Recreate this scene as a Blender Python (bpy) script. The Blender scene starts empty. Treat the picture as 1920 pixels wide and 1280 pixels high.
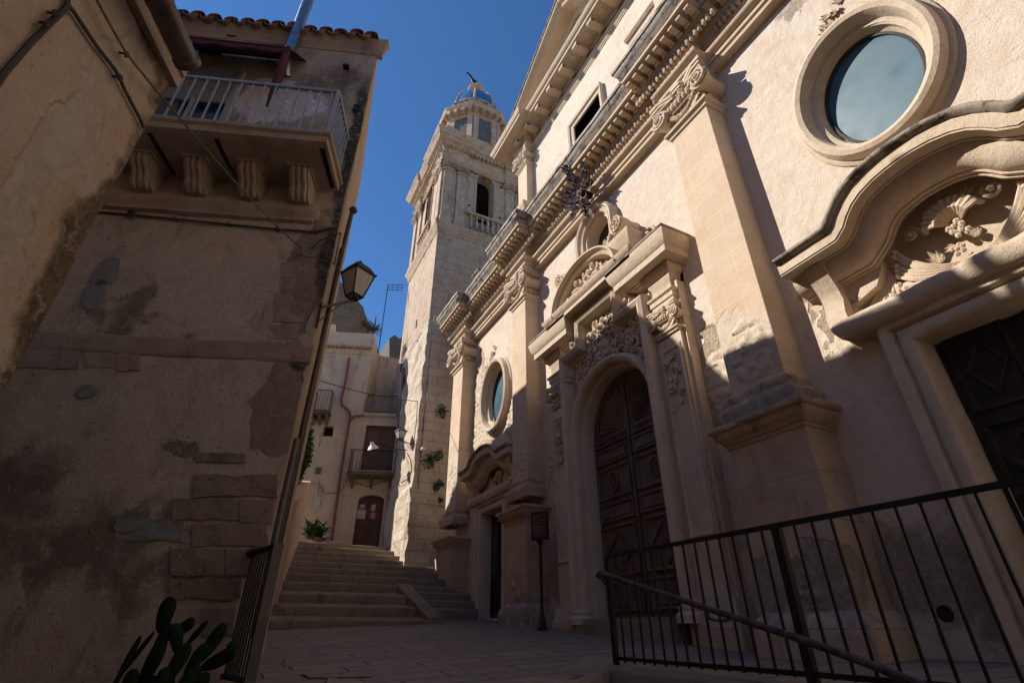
import bpy, bmesh, math, random
import numpy as np
from mathutils import Vector, Matrix, noise
from mathutils.geometry import tessellate_polygon
R = math.radians
scene = bpy.context.scene
COL = scene.collection
# ------------------------------------------------------------------ camera
F_PX, PITCH, HEAD = 950.0, R(29.6), R(26.85)
FWD = Vector((math.sin(HEAD)*math.cos(PITCH), math.cos(HEAD)*math.cos(PITCH), math.sin(PITCH)))
RGT = Vector((math.cos(HEAD), -math.sin(HEAD), 0))
UPV = RGT.cross(FWD)
cam_data = bpy.data.cameras.new('camera')
cam = bpy.data.objects.new('camera', cam_data); COL.objects.link(cam)
cam_data.sensor_width = 36.0; cam_data.lens = F_PX/1920*36.0
cam_data.clip_start = 0.05; cam_data.clip_end = 3000
cam.matrix_world = Matrix((( RGT.x, UPV.x, -FWD.x, 0), (RGT.y, UPV.y, -FWD.y, 0), (RGT.z, UPV.z, -FWD.z, 0), (0, 0, 0, 1)))
scene.camera = cam
# ------------------------------------------------------------------ sky and sun
SUN_EL, SUN_AZ = R(37.6), R(-58.6)
world = bpy.data.worlds.new('World'); scene.world = world; world.use_nodes = True
wn = world.node_tree
sky = wn.nodes.new('ShaderNodeTexSky'); sky.sky_type = 'NISHITA'; sky.sun_disc = False
sky.sun_elevation = SUN_EL; sky.sun_rotation = SUN_AZ
sky.air_density = 1.0; sky.dust_density = 0.0; sky.ozone_density = 3.0; sky.altitude = 350
tint = wn.nodes.new('ShaderNodeMix'); tint.data_type = 'RGBA'; tint.blend_type = 'MULTIPLY'; tint.inputs[0].default_value = 1; tint.inputs[7].default_value = (1.08, 1.70, 2.22, 1)
wn.links.new(sky.outputs[0], tint.inputs[6]); wn.links.new(tint.outputs[2], wn.nodes['Background'].inputs[0])
wn.nodes['Background'].inputs[1].default_value = 0.05
sun_data = bpy.data.lights.new('sun', 'SUN'); sun = bpy.data.objects.new('sun', sun_data); COL.objects.link(sun)
sun_data.energy = 4.75; sun_data.angle = R(0.55); sun_data.color = (1.0, 0.94, 0.86)
SDIR = Vector((math.sin(SUN_AZ)*math.cos(SUN_EL), math.cos(SUN_AZ)*math.cos(SUN_EL), math.sin(SUN_EL)))
sun.rotation_euler = SDIR.to_track_quat('Z', 'Y').to_euler(); sun.location = (0, 0, 30)
scene.cycles.diffuse_bounces = 8; scene.cycles.max_bounces = 12
scene.view_settings.view_transform = 'Standard'; scene.view_settings.look = 'None'
scene.view_settings.exposure = 0.5; scene.view_settings.gamma = 1.0
# ------------------------------------------------------------------ measuring helpers (pixel of the 1920 px photo -> point on a real plane)
def ray(x, y): return FWD*F_PX + RGT*(x-960) - UPV*(y-640)
def ax(x, y, X): r = ray(x, y); return r*(X/r.x)
def ay(x, y, Y): r = ray(x, y); return r*(Y/r.y)
def az(x, y, Z): r = ray(x, y); return r*(Z/r.z)
def ap(x, y, p, n): r = ray(x, y); n = Vector(n); return r*(Vector(p).dot(n)/r.dot(n))
# ------------------------------------------------------------------ objects
def tag(o, label=None, cat=None, group=None, kind=None):
    if label: o['label'] = label
    if cat: o['category'] = cat
    if group: o['group'] = group
    if kind: o['kind'] = kind
    return o
def thing(name, label, cat, loc, group=None):
    o = bpy.data.objects.new(name, None); COL.objects.link(o); o.location = loc; o.empty_display_size = .2
    return tag(o, label, cat, group)
def origin(p):
    v = Vector((0, 0, 0))
    while p is not None: v += p.location; p = p.parent
    return v
def V(*a): return Vector(a)
class MB:
    def __init__(s): s.v = []; s.f = []
    def add(s, vs, fs):
        b = len(s.v); s.v += [Vector(p) for p in vs]; s.f += [tuple(i+b for i in q) for q in fs]; return s
    def box(s, x0, x1, y0, y1, z0, z1):
        return s.add([(x, y, z) for z in (z0, z1) for y in (y0, y1) for x in (x0, x1)], [(0,2,3,1),(4,5,7,6),(0,1,5,4),(2,6,7,3),(0,4,6,2),(1,3,7,5)])
    def obox(s, c, a, b, n):
        c, a, b, n = map(Vector, (c, a, b, n))
        return s.add([c+i*a+j*b+k*n for k in (-1, 1) for j in (-1, 1) for i in (-1, 1)], [(0,2,3,1),(4,5,7,6),(0,1,5,4),(2,6,7,3),(0,4,6,2),(1,3,7,5)])
    def bar(s, p, q, w, h, up=(0, 0, 1)):
        p, q = Vector(p), Vector(q); d = q-p; u = Vector(up); sd = d.cross(u)
        if sd.length < 1e-6: sd = d.cross(Vector((1, 0, 0)))
        sd.normalize(); u = sd.cross(d).normalized()
        return s.obox((p+q)/2, d/2, sd*w/2, u*h/2)
    def prism(s, pts, ext):
        pts = [Vector(p) for p in pts]; e = Vector(ext); n = len(pts)
        tr = tessellate_polygon([pts])
        s.add(pts+[p+e for p in pts], [tuple(t) for t in tr]+[tuple(i+n for i in t) for t in tr]+[(i, (i+1) % n, (i+1) % n+n, i+n) for i in range(n)]); return s
    def plate(s, outer, holes, mp, p0, p1):
        # plate with holes; mp(u, v, p) -> point; contour walls between depth p0 (front) and p1 (back)
        loops = [outer]+holes; flat = [q for l in loops for q in l]
        tr = tessellate_polygon([[Vector((q[0], q[1], 0)) for q in l] for l in loops]); n = len(flat)
        s.add([mp(q[0], q[1], p0) for q in flat]+[mp(q[0], q[1], p1) for q in flat], [tuple(t) for t in tr]+[tuple(i+n for i in t) for t in tr])
        for l in loops:
            m = len(l); s.add([mp(q[0], q[1], p0) for q in l]+[mp(q[0], q[1], p1) for q in l], [(i, (i+1) % m, (i+1) % m+m, i+m) for i in range(m)])
        return s
    def tube(s, pts, r, n=8, caps=True, flat=None):
        pts = [Vector(p) for p in pts]; m = len(pts); rs = r if isinstance(r, (list, tuple)) else [r]*m
        t0 = (pts[1]-pts[0]).normalized(); ref = Vector((0, 0, 1)) if abs(t0.z) < .9 else Vector((1, 0, 0))
        a = t0.cross(ref).normalized(); vs = []
        for i, p in enumerate(pts):
            t = (pts[min(i+1, m-1)]-pts[max(i-1, 0)])
            if t.length < 1e-9: t = t0
            t.normalize(); a = (a-t*a.dot(t))
            if a.length < 1e-6: a = t.orthogonal()
            a.normalize(); b = t.cross(a)
            for k in range(n):
                w = 2*math.pi*k/n; vs.append(p+(a*math.cos(w)+b*math.sin(w))*rs[i])
        fs = [(i*n+k, i*n+(k+1) % n, (i+1)*n+(k+1) % n, (i+1)*n+k) for i in range(m-1) for k in range(n)]
        if caps: fs += [tuple(range(n)), tuple((m-1)*n+k for k in range(n))]
        return s.add(vs, fs)
    def sweep(s, path, N, prof, closed=False, caps=True):
        # prof (a, b): a along the in-plane normal (mitred), b along N
        path = [Vector(p) for p in path]; N = Vector(N).normalized(); m = len(path); k = len(prof); vs = []
        for i, p in enumerate(path):
            if closed: d0 = path[i]-path[i-1]; d1 = path[(i+1) % m]-path[i]
            else:
                d0 = path[i]-path[i-1] if i else path[1]-path[0]; d1 = path[i+1]-path[i] if i < m-1 else path[-1]-path[-2]
            n0 = N.cross(d0.normalized()); n1 = N.cross(d1.normalized()); q = n0+n1
            if q.length < 1e-6: q = n0.copy()
            q.normalize(); c = max(.25, q.dot(n0)); q = q/c
            vs += [p+q*a+N*b for a, b in prof]
        M = m if closed else m-1
        fs = [(i*k+j, i*k+j+1, ((i+1) % m)*k+j+1, ((i+1) % m)*k+j) for i in range(M) for j in range(k-1)]
        s.add(vs, fs)
        if caps and not closed:
            for i in (0, m-1):
                P = [vs[i*k+j] for j in range(k)]
                try: s.add(P, [tuple(t) for t in tessellate_polygon([P])])
                except Exception: pass
        return s
    def lathe(s, c, prof, n=16, axis=(0, 0, 1), a0=0, a1=2*math.pi):
        c = Vector(c); A = Vector(axis).normalized(); e = A.orthogonal().normalized(); g = A.cross(e); full = abs(a1-a0-2*math.pi) < 1e-6
        if abs(A.z) > .99: e, g = Vector((1, 0, 0)), Vector((0, 1, 0))
        m = n if full else n+1; k = len(prof); vs = []
        for i in range(m):
            w = a0+(a1-a0)*i/n
            vs += [c+(e*math.cos(w)+g*math.sin(w))*r+A*z for r, z in prof]
        return s.add(vs, [(i*k+j, ((i+1) % m)*k+j, ((i+1) % m)*k+j+1, i*k+j+1) for i in range(n) for j in range(k-1)])
    def ball(s, c, rad, n=8, m=5, rot=None):
        c = Vector(c); rad = (rad,)*3 if isinstance(rad, (int, float)) else rad; vs = []
        for j in range(m+1):
            t = math.pi*j/m
            for i in range(n):
                w = 2*math.pi*i/n; p = Vector((math.sin(t)*math.cos(w)*rad[0], math.sin(t)*math.sin(w)*rad[1], math.cos(t)*rad[2]))
                vs.append(c+(rot @ p if rot else p))
        return s.add(vs, [(j*n+i, j*n+(i+1) % n, (j+1)*n+(i+1) % n, (j+1)*n+i) for j in range(m) for i in range(n)])
    def build(s, name, mat, parent=None, smooth=38, rough=None, bevel=0, double=True, tint=None):
        o0 = origin(parent) if parent is not None else Vector((0, 0, 0))
        if parent is None and s.v:
            lo = [min(p[i] for p in s.v) for i in range(3)]; hi = [max(p[i] for p in s.v) for i in range(3)]
            o0 = Vector(((lo[0]+hi[0])/2, (lo[1]+hi[1])/2, lo[2]))
        me = bpy.data.meshes.new(name); bm = bmesh.new()
        vv = [bm.verts.new(p) for p in s.v]
        for f in s.f:
            g = []
            for i in f:
                if vv[i] not in g: g.append(vv[i])
            if len(g) < 3: continue
            try: bm.faces.new(g)
            except ValueError: pass
        if double: bmesh.ops.remove_doubles(bm, verts=bm.verts, dist=.0004)
        bmesh.ops.dissolve_degenerate(bm, edges=bm.edges, dist=.0002)
        if bevel:
            ed = [e for e in bm.edges if len(e.link_faces) == 2 and e.calc_face_angle(0) > .6]
            bmesh.ops.bevel(bm, geom=ed, offset=bevel, segments=1, affect='EDGES')
        if rough:
            cut, amp, fr = rough[:3]
            bmesh.ops.triangulate(bm, faces=[f for f in bm.faces if len(f.verts) > 4])
            for _ in range(7):
                le = [e for e in bm.edges if e.calc_length() > cut]
                if not le or len(bm.verts) > 60000: break
                bmesh.ops.subdivide_edges(bm, edges=le, cuts=1, use_grid_fill=True)
                bmesh.ops.triangulate(bm, faces=[f for f in bm.faces if len(f.verts) > 4])
            bm.normal_update()
            new = []
            for v in bm.verts:
                p = v.co; d = noise.noise_vector(p*fr)*amp+noise.noise_vector(p*fr*3.1)*amp*.45
                q = noise.noise(p*fr*.6+Vector((7, 3, 1)))
                new.append(p+d-v.normal*max(0, q)*amp*1.5)
            for v, p in zip(bm.verts, new): v.co = p
        bmesh.ops.recalc_face_normals(bm, faces=bm.faces)
        for f in bm.faces: f.smooth = True
        if rough: lim = R(60)
        else: lim = R(smooth)
        for e in bm.edges:
            if len(e.link_faces) == 2 and e.calc_face_angle(0) > lim: e.smooth = False
        for v in bm.verts: v.co -= o0
        bm.to_mesh(me); bm.free(); me.materials.append(mat)
        o = bpy.data.objects.new(name, me); COL.objects.link(o)
        if parent is not None: o.parent = parent
        else: o.location = o0
        return o
def clone(o, loc, parent, name=None):
    c = o.copy(); COL.objects.link(c); c.parent = parent; c.location = loc
    return c
# ------------------------------------------------------------------ materials
class NT:
    def __init__(s, name):
        s.m = bpy.data.materials.new(name); s.m.use_nodes = True; s.t = s.m.node_tree; s.b = s.t.nodes['Principled BSDF']
    def n(s, ty, **kw):
        o = s.t.nodes.new(ty)
        for k, v in kw.items():
            if k.startswith('i_'):
                key = k[2:].replace('_', ' '); o.inputs[key].default_value = v
            else: setattr(o, k, v)
        return o
    def l(s, a, b): s.t.links.new(a, b)
    def math(s, op, a, b=None, c=None, clamp=False):
        o = s.n('ShaderNodeMath', operation=op, use_clamp=clamp)
        for i, x in enumerate((a, b, c)):
            if x is None: continue
            if isinstance(x, (int, float)): o.inputs[i].default_value = x
            else: s.l(x, o.inputs[i])
        return o.outputs[0]
    def noise(s, vec, scale, detail=6, rough=.6, dist=0, sc=None):
        if sc: vec = s.map(vec, sc)
        o = s.n('ShaderNodeTexNoise'); o.inputs['Scale'].default_value = scale; o.inputs['Detail'].default_value = detail
        o.inputs['Roughness'].default_value = rough; o.inputs['Distortion'].default_value = dist; s.l(vec, o.inputs['Vector']); return o.outputs['Fac']
    def map(s, vec, sc, loc=(0, 0, 0)):
        o = s.n('ShaderNodeMapping'); o.inputs['Scale'].default_value = sc; o.inputs['Location'].default_value = loc; s.l(vec, o.inputs['Vector']); return o.outputs[0]
    def ramp(s, f, stops):
        o = s.n('ShaderNodeValToRGB'); cr = o.color_ramp
        while len(cr.elements) < len(stops): cr.elements.new(.5)
        for e, (p, c) in zip(cr.elements, stops):
            e.position = p; e.color = (c, c, c, 1) if isinstance(c, (int, float)) else (*c, 1)
        s.l(f, o.inputs[0]); return o.outputs[0]
    def mix(s, f, a, b, mode='MIX'):
        o = s.n('ShaderNodeMix', data_type='RGBA', blend_type=mode)
        for x, i in ((f, 0), (a, 6), (b, 7)):
            if isinstance(x, (int, float)): o.inputs[i].default_value = x
            elif isinstance(x, tuple): o.inputs[i].default_value = (*x, 1)
            else: s.l(x, o.inputs[i])
        return o.outputs[2]
    def range(s, f, a, b, c=0, d=1):
        o = s.n('ShaderNodeMapRange', interpolation_type='SMOOTHSTEP'); s.l(f, o.inputs[0])
        for i, x in enumerate((a, b, c, d)): o.inputs[i+1].default_value = x
        return o.outputs[0]
def stone(name, cols, sc=1.0, bump=.35, joints=None, patches=None, stain=.35, stain_col=(.10, .075, .055), pits=.5, rough=.9, lichen=0, seed=0):
    k = NT(name); geo = k.n('ShaderNodeNewGeometry'); P0 = geo.outputs['Position']; P = k.map(P0, (1, 1, 1), (seed*3.7, seed*1.3, seed*2.1))
    big = k.noise(P, .9*sc, 7, .62, .6); mid = k.noise(P, 5*sc, 6, .65, .3); fine = k.noise(P, 38*sc, 5, .7); grain = k.noise(P, 160, 3, .7)
    c = k.ramp(big, [(.3, cols[0]), (.5, cols[1]), (.68, cols[2])])
    c = k.mix(k.range(mid, .32, .72, 0, .55), c, cols[3] if len(cols) > 3 else cols[0])
    c = k.mix(.22, c, k.ramp(fine, [(.3, .35), (.7, 1.0)]), 'MULTIPLY')
    # stains that run down the wall
    st = k.noise(P, 2.2, 7, .68, .4, sc=(1.6, 1.6, .45)); sm = k.range(st, .52, .74, 0, stain)
    c = k.mix(sm, c, stain_col)
    h = k.math('MULTIPLY_ADD', mid, .9, k.math('MULTIPLY', fine, .35))
    h = k.math('MULTIPLY_ADD', grain, .07, h)
    pv = k.noise(P, 22*sc, 4, .5); pm = k.range(pv, .64, .72, 0, pits)
    c = k.mix(k.math('MULTIPLY', pm, .55), c, (.09, .06, .04)); h = k.math('SUBTRACT', h, k.math('MULTIPLY', pm, .5))
    if joints:
        bw, bh, mcol, mstr, mort = joints
        sx = k.n('ShaderNodeSeparateXYZ'); k.l(P0, sx.inputs[0]); cx = k.n('ShaderNodeCombineXYZ')
        wob = k.math('MULTIPLY', k.math('SUBTRACT', mid, .5), .03)
        k.l(k.math('ADD', k.math('ADD', sx.outputs[0], sx.outputs[1]), wob), cx.inputs[0]); k.l(k.math('ADD', sx.outputs[2], wob), cx.inputs[1])
        br = k.n('ShaderNodeTexBrick'); k.l(cx.outputs[0], br.inputs['Vector']); br.offset_frequency = 2; br.offset = .43
        for a, b in (('Scale', 1.0), ('Brick Width', bw), ('Row Height', bh), ('Mortar Size', mort), ('Mortar Smooth', .4), ('Bias', 0.0)): br.inputs[a].default_value = b
        br.inputs['Color1'].default_value = (.91, .90, .88, 1); br.inputs['Color2'].default_value = (1.04, 1.02, 1.0, 1); br.inputs['Mortar'].default_value = (1, 1, 1, 1)
        c = k.mix(.8, c, br.outputs['Color'], 'MULTIPLY')
        c = k.mix(k.math('MULTIPLY', br.outputs['Fac'], mstr), c, mcol); h = k.math('SUBTRACT', h, k.math('MULTIPLY', br.outputs['Fac'], .5))
    for patch in ([patches] if isinstance(patches, dict) else (patches or [])):
        tot = None
        wv = k.n('ShaderNodeTexNoise'); wv.inputs['Scale'].default_value = 3.2; wv.inputs['Detail'].default_value = 6; k.l(P0, wv.inputs['Vector'])
        wa = patch.get('warp', .9)
        off = k.n('ShaderNodeVectorMath', operation='MULTIPLY_ADD'); k.l(wv.outputs['Color'], off.inputs[0]); off.inputs[1].default_value = (wa, wa, wa); k.l(P0, off.inputs[2])
        for (ce, ra) in patch['at']:
            s_ = k.n('ShaderNodeVectorMath', operation='SUBTRACT'); k.l(off.outputs[0], s_.inputs[0]); s_.inputs[1].default_value = (ce[0]+wa/2, ce[1]+wa/2, ce[2]+wa/2)
            d_ = k.n('ShaderNodeVectorMath', operation='DIVIDE'); k.l(s_.outputs[0], d_.inputs[0]); d_.inputs[1].default_value = ra
            ln = k.n('ShaderNodeVectorMath', operation='LENGTH'); k.l(d_.outputs[0], ln.inputs[0])
            m_ = k.range(ln.outputs['Value'], 1.0, patch.get('edge', .93), 0, 1)
            tot = m_ if tot is None else k.math('MAXIMUM', tot, m_)
        if patch.get('speck'): tot = k.math('MULTIPLY', tot, k.range(k.noise(P, 14, 8, .8, .6), .36, .52, 0, 1))
        vo = k.noise(P, 9, 8, .75, 1.2); vo2 = k.noise(P, 3.2, 4, .6, .8)
        pc = k.mix(k.range(vo, .35, .65), patch['c1'], patch['c2'])
        c = k.mix(k.math('MULTIPLY', tot, patch.get('op', 1.0)), c, pc)
        h2 = k.math('ADD', k.math('MULTIPLY', vo, patch.get('amp', 2.6)), k.math('MULTIPLY', vo2, 1.6*patch.get('amp', 2.6)/2.6))
        if not patch.get('flat'): h = k.math('ADD', k.math('MULTIPLY', h, k.math('SUBTRACT', 1.0, tot)), k.math('MULTIPLY', k.math('SUBTRACT', h2, patch.get('depth', 2.4)), tot))
    if lichen:
        nz = k.n('ShaderNodeSeparateXYZ'); k.l(P0, nz.inputs[0])
        lm = k.range(k.noise(P, 6, 8, .72), .5-.2*lichen, .62, 0, .9)
        c = k.mix(lm, c, (.06, .055, .045))
    k.l(c, k.b.inputs['Base Color']); k.b.inputs['Roughness'].default_value = rough; k.b.inputs['Specular IOR Level'].default_value = .25
    bp = k.n('ShaderNodeBump'); bp.inputs['Strength'].default_value = bump; bp.inputs['Distance'].default_value = .035; k.l(h, bp.inputs['Height']); k.l(bp.outputs[0], k.b.inputs['Normal'])
    return k.m
def plain(name, col, rough=.6, metal=0, nz=.25, sc=8, bump=.1, spec=.5, col2=None, trans=0, emit=None):
    k = NT(name); geo = k.n('ShaderNodeNewGeometry'); P = geo.outputs['Position']; f = k.noise(P, sc, 6, .65)
    c2 = col2 or tuple(x*(1-nz) for x in col)
    k.l(k.mix(k.range(f, .35, .65), col, c2), k.b.inputs['Base Color'])
    k.b.inputs['Roughness'].default_value = rough; k.b.inputs['Metallic'].default_value = metal; k.b.inputs['Specular IOR Level'].default_value = spec
    if trans: k.b.inputs['Transmission Weight'].default_value = trans
    bp = k.n('ShaderNodeBump'); bp.inputs['Strength'].default_value = bump; bp.inputs['Distance'].default_value = .01
    k.l(k.noise(P, sc*6, 4, .6), bp.inputs['Height']); k.l(bp.outputs[0], k.b.inputs['Normal'])
    return k.m
M = {}
rub = dict(c1=(.60, .49, .36), c2=(.42, .32, .22))
M['stucco'] = stone('facade_stucco', [(.60, .455, .33), (.67, .56, .44), (.60, .44, .30), (.70, .62, .52)], 1.2, .75, stain=.42, pits=.4, stain_col=(.40, .28, .19), patches=[
    dict(at=[((5, 2.3, .3), (.5, 1.6, .55)), ((5, 5.0, .6), (.5, .9, .7)), ((5, 8.0, .9), (.5, .7, .8)), ((5, 1.3, 7.2), (.5, .8, .25)), ((5, 2.62, 3.3), (.4, .10, .7)), ((5, 10.3, 2.9), (.4, .9, .3))], c1=(.44, .32, .22), c2=(.33, .235, .165), amp=1.2, depth=1.2, warp=1.0, edge=.4, speck=True, op=.7),
    dict(at=[((5, 4.02, 2.75), (.4, .38, .75)), ((5, 11.6, 4.6), (.5, .62, 1.9)), ((5, 10.0, 4.35), (.4, .30, .75)), ((5, 7.75, 2.3), (.4, .42, 1.3)), ((5, 2.42, 2.75), (.3, .12, .40)), ((5, 11.9, 6.3), (.4, .3, .7))], amp=4.2, depth=4.2, **rub)])
M['ashlar'] = stone('pilaster_ashlar', [(.58, .42, .28), (.64, .49, .35), (.56, .39, .24), (.66, .53, .39)], .9, .32, joints=(.60, .34, (.74, .66, .55), .40, .006), stain=.10, pits=.15, stain_col=(.35, .24, .15),
    patches=dict(at=[((4.64, 3.45, 2.75), (.5, .5, .55)), ((4.6, 12.7, 3.0), (.5, .6, 1.3))], amp=2.4, depth=2.4, c1=(.62, .52, .40), c2=(.50, .40, .29)))
M['carved'] = stone('carved_limestone', [(.52, .385, .26), (.63, .50, .36), (.55, .40, .26), (.67, .56, .43)], 1.8, .55, stain=.35, pits=.5, stain_col=(.34, .23, .145))
M['cornice'] = stone('cornice_limestone', [(.48, .34, .22), (.56, .43, .30), (.50, .35, .22), (.60, .48, .35)], 1.4, .35, stain=.3, pits=.4, stain_col=(.22, .15, .10))
M['weathered'] = stone('weathered_coping', [(.30, .245, .19), (.38, .315, .245), (.24, .195, .15), (.40, .33, .26)], 2, .45, stain=.6, pits=.5, lichen=.12, stain_col=(.10, .08, .06))
M['pedestal'] = stone('pedestal_stone', [(.46, .33, .22), (.55, .41, .29), (.46, .30, .19), (.53, .42, .32)], 1.2, .5, joints=(.8, .42, (.3, .24, .18), .5, .01), stain=.4, pits=.5, stain_col=(.16, .11, .08),
    patches=dict(at=[((4.5, 3.3, .35), (.5, .7, .35)), ((4.5, 3.3, 2.05), (.5, .9, .2)), ((4.5, 8.8, .2), (.5, .9, .3))], c1=(.42, .35, .28), c2=(.28, .21, .16)))
M['rubble'] = stone('eroded_limestone', [(.54, .42, .30), (.62, .51, .38), (.50, .38, .26), (.66, .56, .44)], 2, .6, stain=.35, pits=.7, stain_col=(.30, .21, .14))
M['tower'] = stone('tower_stone', [(.38, .25, .165), (.52, .39, .28), (.36, .235, .15), (.57, .46, .35)], 1.1, .9, joints=(.75, .34, (.26, .19, .14), .40, .012), stain=.75, pits=.7, stain_col=(.21, .14, .10))
M['tower_rough'] = stone('tower_base_rubble', [(.54, .43, .31), (.63, .53, .41), (.50, .38, .26), (.66, .57, .45)], 1.3, .9, joints=(.6, .30, (.40, .32, .24), .5, .02), stain=.3, pits=.7, stain_col=(.24, .17, .11))
M['left_front'] = stone('house_plaster_front', [(.32, .23, .155), (.50, .395, .285), (.35, .245, .16), (.53, .45, .35)], 1.1, .7, stain=.7, pits=.7, stain_col=(.085, .055, .042), patches=[
    dict(at=[((-.75, 4.65, 2.85), (.62, .5, .62))], c1=(.56, .46, .35), c2=(.46, .37, .275), amp=.5, depth=.6, warp=.25, op=.7, flat=True),
    dict(at=[((.0, 4.3, 2.95), (.22, .35, .70)), ((.05, 4.3, 1.6), (.25, .35, .45))], c1=(.33, .235, .165), c2=(.24, .165, .115), amp=1.0, depth=1.0, warp=.35),
    dict(at=[((-.9, 4.7, .45), (1.3, .5, .30)), ((-1.6, 4.95, .9), (.5, .3, .5)), ((-.55, 4.6, 1.2), (.22, .3, .16)), ((-1.3, 4.9, 2.4), (.25, .4, .5))], c1=(.18, .125, .09), c2=(.12, .085, .06), amp=1.6, depth=1.5, speck=True, op=.7, edge=.3, warp=1.3),
    dict(at=[((.19, 4.3, 3.3), (.13, .2, .85)), ((.16, 4.3, 4.9), (.13, .2, 1.4)), ((.16, 4.3, 2.0), (.10, .2, .12))], c1=(.05, .042, .035), c2=(.10, .08, .065), amp=2, depth=1.4, warp=.3, edge=.6, speck=True),
    dict(at=[((-.70, 4.65, 5.42), (.60, .5, .42))], c1=(.88, .84, .84), c2=(.58, .52, .50), amp=1, depth=1, warp=.6, edge=.8, op=.9), dict(at=[((-.1, 4.4, 5.9), (.35, .4, .45)), ((-.4, 4.5, 5.85), (.3, .3, .14))], c1=(.16, .12, .10), c2=(.26, .20, .16), amp=1, depth=1, warp=.8, edge=.3, speck=True, op=.85)], seed=2)
M['left_block'] = stone('eroded_house_block', [(.24, .17, .115), (.32, .23, .16), (.20, .14, .095), (.33, .26, .20)], 2, .9, stain=.5, pits=.9, stain_col=(.09, .065, .05), seed=6)
M['left_quoin'] = stone('house_quoin_block', [(.30, .215, .16), (.36, .27, .205), (.27, .19, .135), (.40, .32, .26)], 2, .6, stain=.5, pits=.6, stain_col=(.11, .08, .06), seed=11)
M['patch'] = stone('cement_patch', [(.20, .19, .18), (.25, .235, .22), (.20, .19, .18), (.28, .26, .24)], 1.6, .5, stain=.2, pits=.3)
M['left_trim'] = stone('house_trim_stone', [(.34, .25, .18), (.42, .32, .24), (.32, .22, .15), (.46, .37, .29)], 1.4, .5, stain=.5, pits=.4, stain_col=(.11, .075, .055), seed=4)
M['left_side'] = stone('house_side_plaster', [(.46, .32, .20), (.54, .40, .27), (.42, .28, .17), (.56, .45, .33)], 1.3, .4, stain=.4, pits=.4, stain_col=(.15, .10, .07), seed=5)
M['near_wall'] = stone('near_house_plaster', [(.40, .28, .18), (.54, .41, .30), (.48, .31, .19), (.47, .40, .33)], 1.9, .6, stain=.6, pits=.5, stain_col=(.14, .11, .08), patches=[
    dict(at=[((-1.02, 2.10, 1.9), (.12, .12, .9)), ((-1.06, 2.0, 1.0), (.12, .12, .5))], c1=(.50, .42, .34), c2=(.40, .32, .25), amp=.8, depth=.9, warp=.3, op=.8, edge=.8),
    dict(at=[((-.90, 2.42, 1.2), (.11, .14, 3.2)), ((-.95, 2.3, 2.75), (.2, .5, .22)), ((-1.3, 1.4, 2.75), (.3, .9, .16))], c1=(.20, .145, .08), c2=(.09, .065, .04), amp=2.0, depth=2.0, warp=.35, edge=.55, speck=True)], seed=7)
M['back_wall'] = stone('back_house_plaster', [(.50, .375, .265), (.60, .475, .35), (.48, .345, .23), (.63, .53, .41)], 1.3, .6, stain=.65, pits=.5, stain_col=(.15, .105, .08), seed=8)
M['pink_wall'] = stone('pink_plaster', [(.52, .32, .25), (.60, .40, .32), (.50, .30, .23), (.62, .45, .37)], 1.5, .35, stain=.4, pits=.3, stain_col=(.25, .14, .10), seed=9)
M['ruin'] = stone('dark_old_masonry', [(.13, .105, .08), (.19, .155, .12), (.12, .09, .07), (.2, .17, .14)], 1.2, .7, joints=(.5, .25, (.08, .07, .06), .5, .02), stain=.6, pits=.6, seed=3)
M['paving'] = None
M['pale_paving'] = stone('lower_street_paving', [(.42, .34, .26), (.50, .42, .33), (.40, .31, .23), (.52, .45, .37)], 1.6, .5, stain=.3, pits=.5)
M['step'] = stone('worn_step_stone', [(.20, .15, .11), (.27, .21, .155), (.20, .145, .10), (.30, .25, .19)], 1.6, .6, joints=(.95, 3.0, (.12, .09, .07), .6, .012), stain=.85, pits=.5, stain_col=(.07, .055, .04))
M['curb'] = stone('curb_stone', [(.22, .17, .13), (.29, .23, .18), (.20, .15, .11), (.3, .25, .2)], 1.6, .5, stain=.6, pits=.5, stain_col=(.06, .05, .04))
M['iron'] = plain('dark_painted_iron', (.022, .018, .016), .5, .4, .4, 20, .2)
M['rust'] = plain('rusty_iron', (.13, .082, .072), .75, .3, .5, 14, .5, col2=(.045, .03, .035))
M['galv'] = plain('galvanised_metal', (.34, .36, .38), .35, .9, .3, 6, .08)
M['grey_rail'] = plain('grey_painted_rail', (.33, .36, .39), .5, .1, .2, 12, .06)
M['brown_metal'] = plain('brown_painted_gutter', (.11, .085, .065), .38, .35, .35, 5, .1)
M['dark_pipe'] = plain('dark_downpipe', (.07, .05, .04), .5, .3, .4, 6, .1)
M['grey_pipe'] = plain('grey_brown_downpipe', (.13, .115, .10), .5, .3, .3, 6, .1)  # plain grey-brown colour of the lower pipes and end post
M['red_pipe'] = plain('red_painted_pipe', (.24, .055, .03), .55, 0, .3, 5, .1)
M['wood'] = plain('dark_door_wood', (.15, .088, .062), .6, 0, .5, 4, .4, col2=(.075, .046, .034))
M['wood_black'] = plain('blackened_door_wood', (.045, .036, .032), .6, 0, .4, 5, .4, spec=.2)
M['wood_red'] = plain('reddish_door_wood', (.11, .038, .02), .5, 0, .4, 6, .2)
M['wood_brown'] = plain('brown_shutter_wood', (.16, .065, .03), .55, 0, .3, 6, .2)
M['maroon'] = plain('maroon_awning_cloth', (.10, .012, .018), .8, 0, .25, 9, .1)
M['shutter'] = plain('grey_roller_shutter', (.36, .34, .33), .6, 0, .1, 9, .05)
M['dark'] = plain('dark_interior', (.012, .010, .010), .9)
M['cable'] = plain('old_cable', (.055, .048, .04), .7, 0, .3, 20, .1)
M['cable_grey'] = plain('grey_cable', (.13, .12, .11), .7, 0, .3, 20, .1)
M['white'] = plain('white_plastic', (.72, .70, .68), .4)
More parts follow.
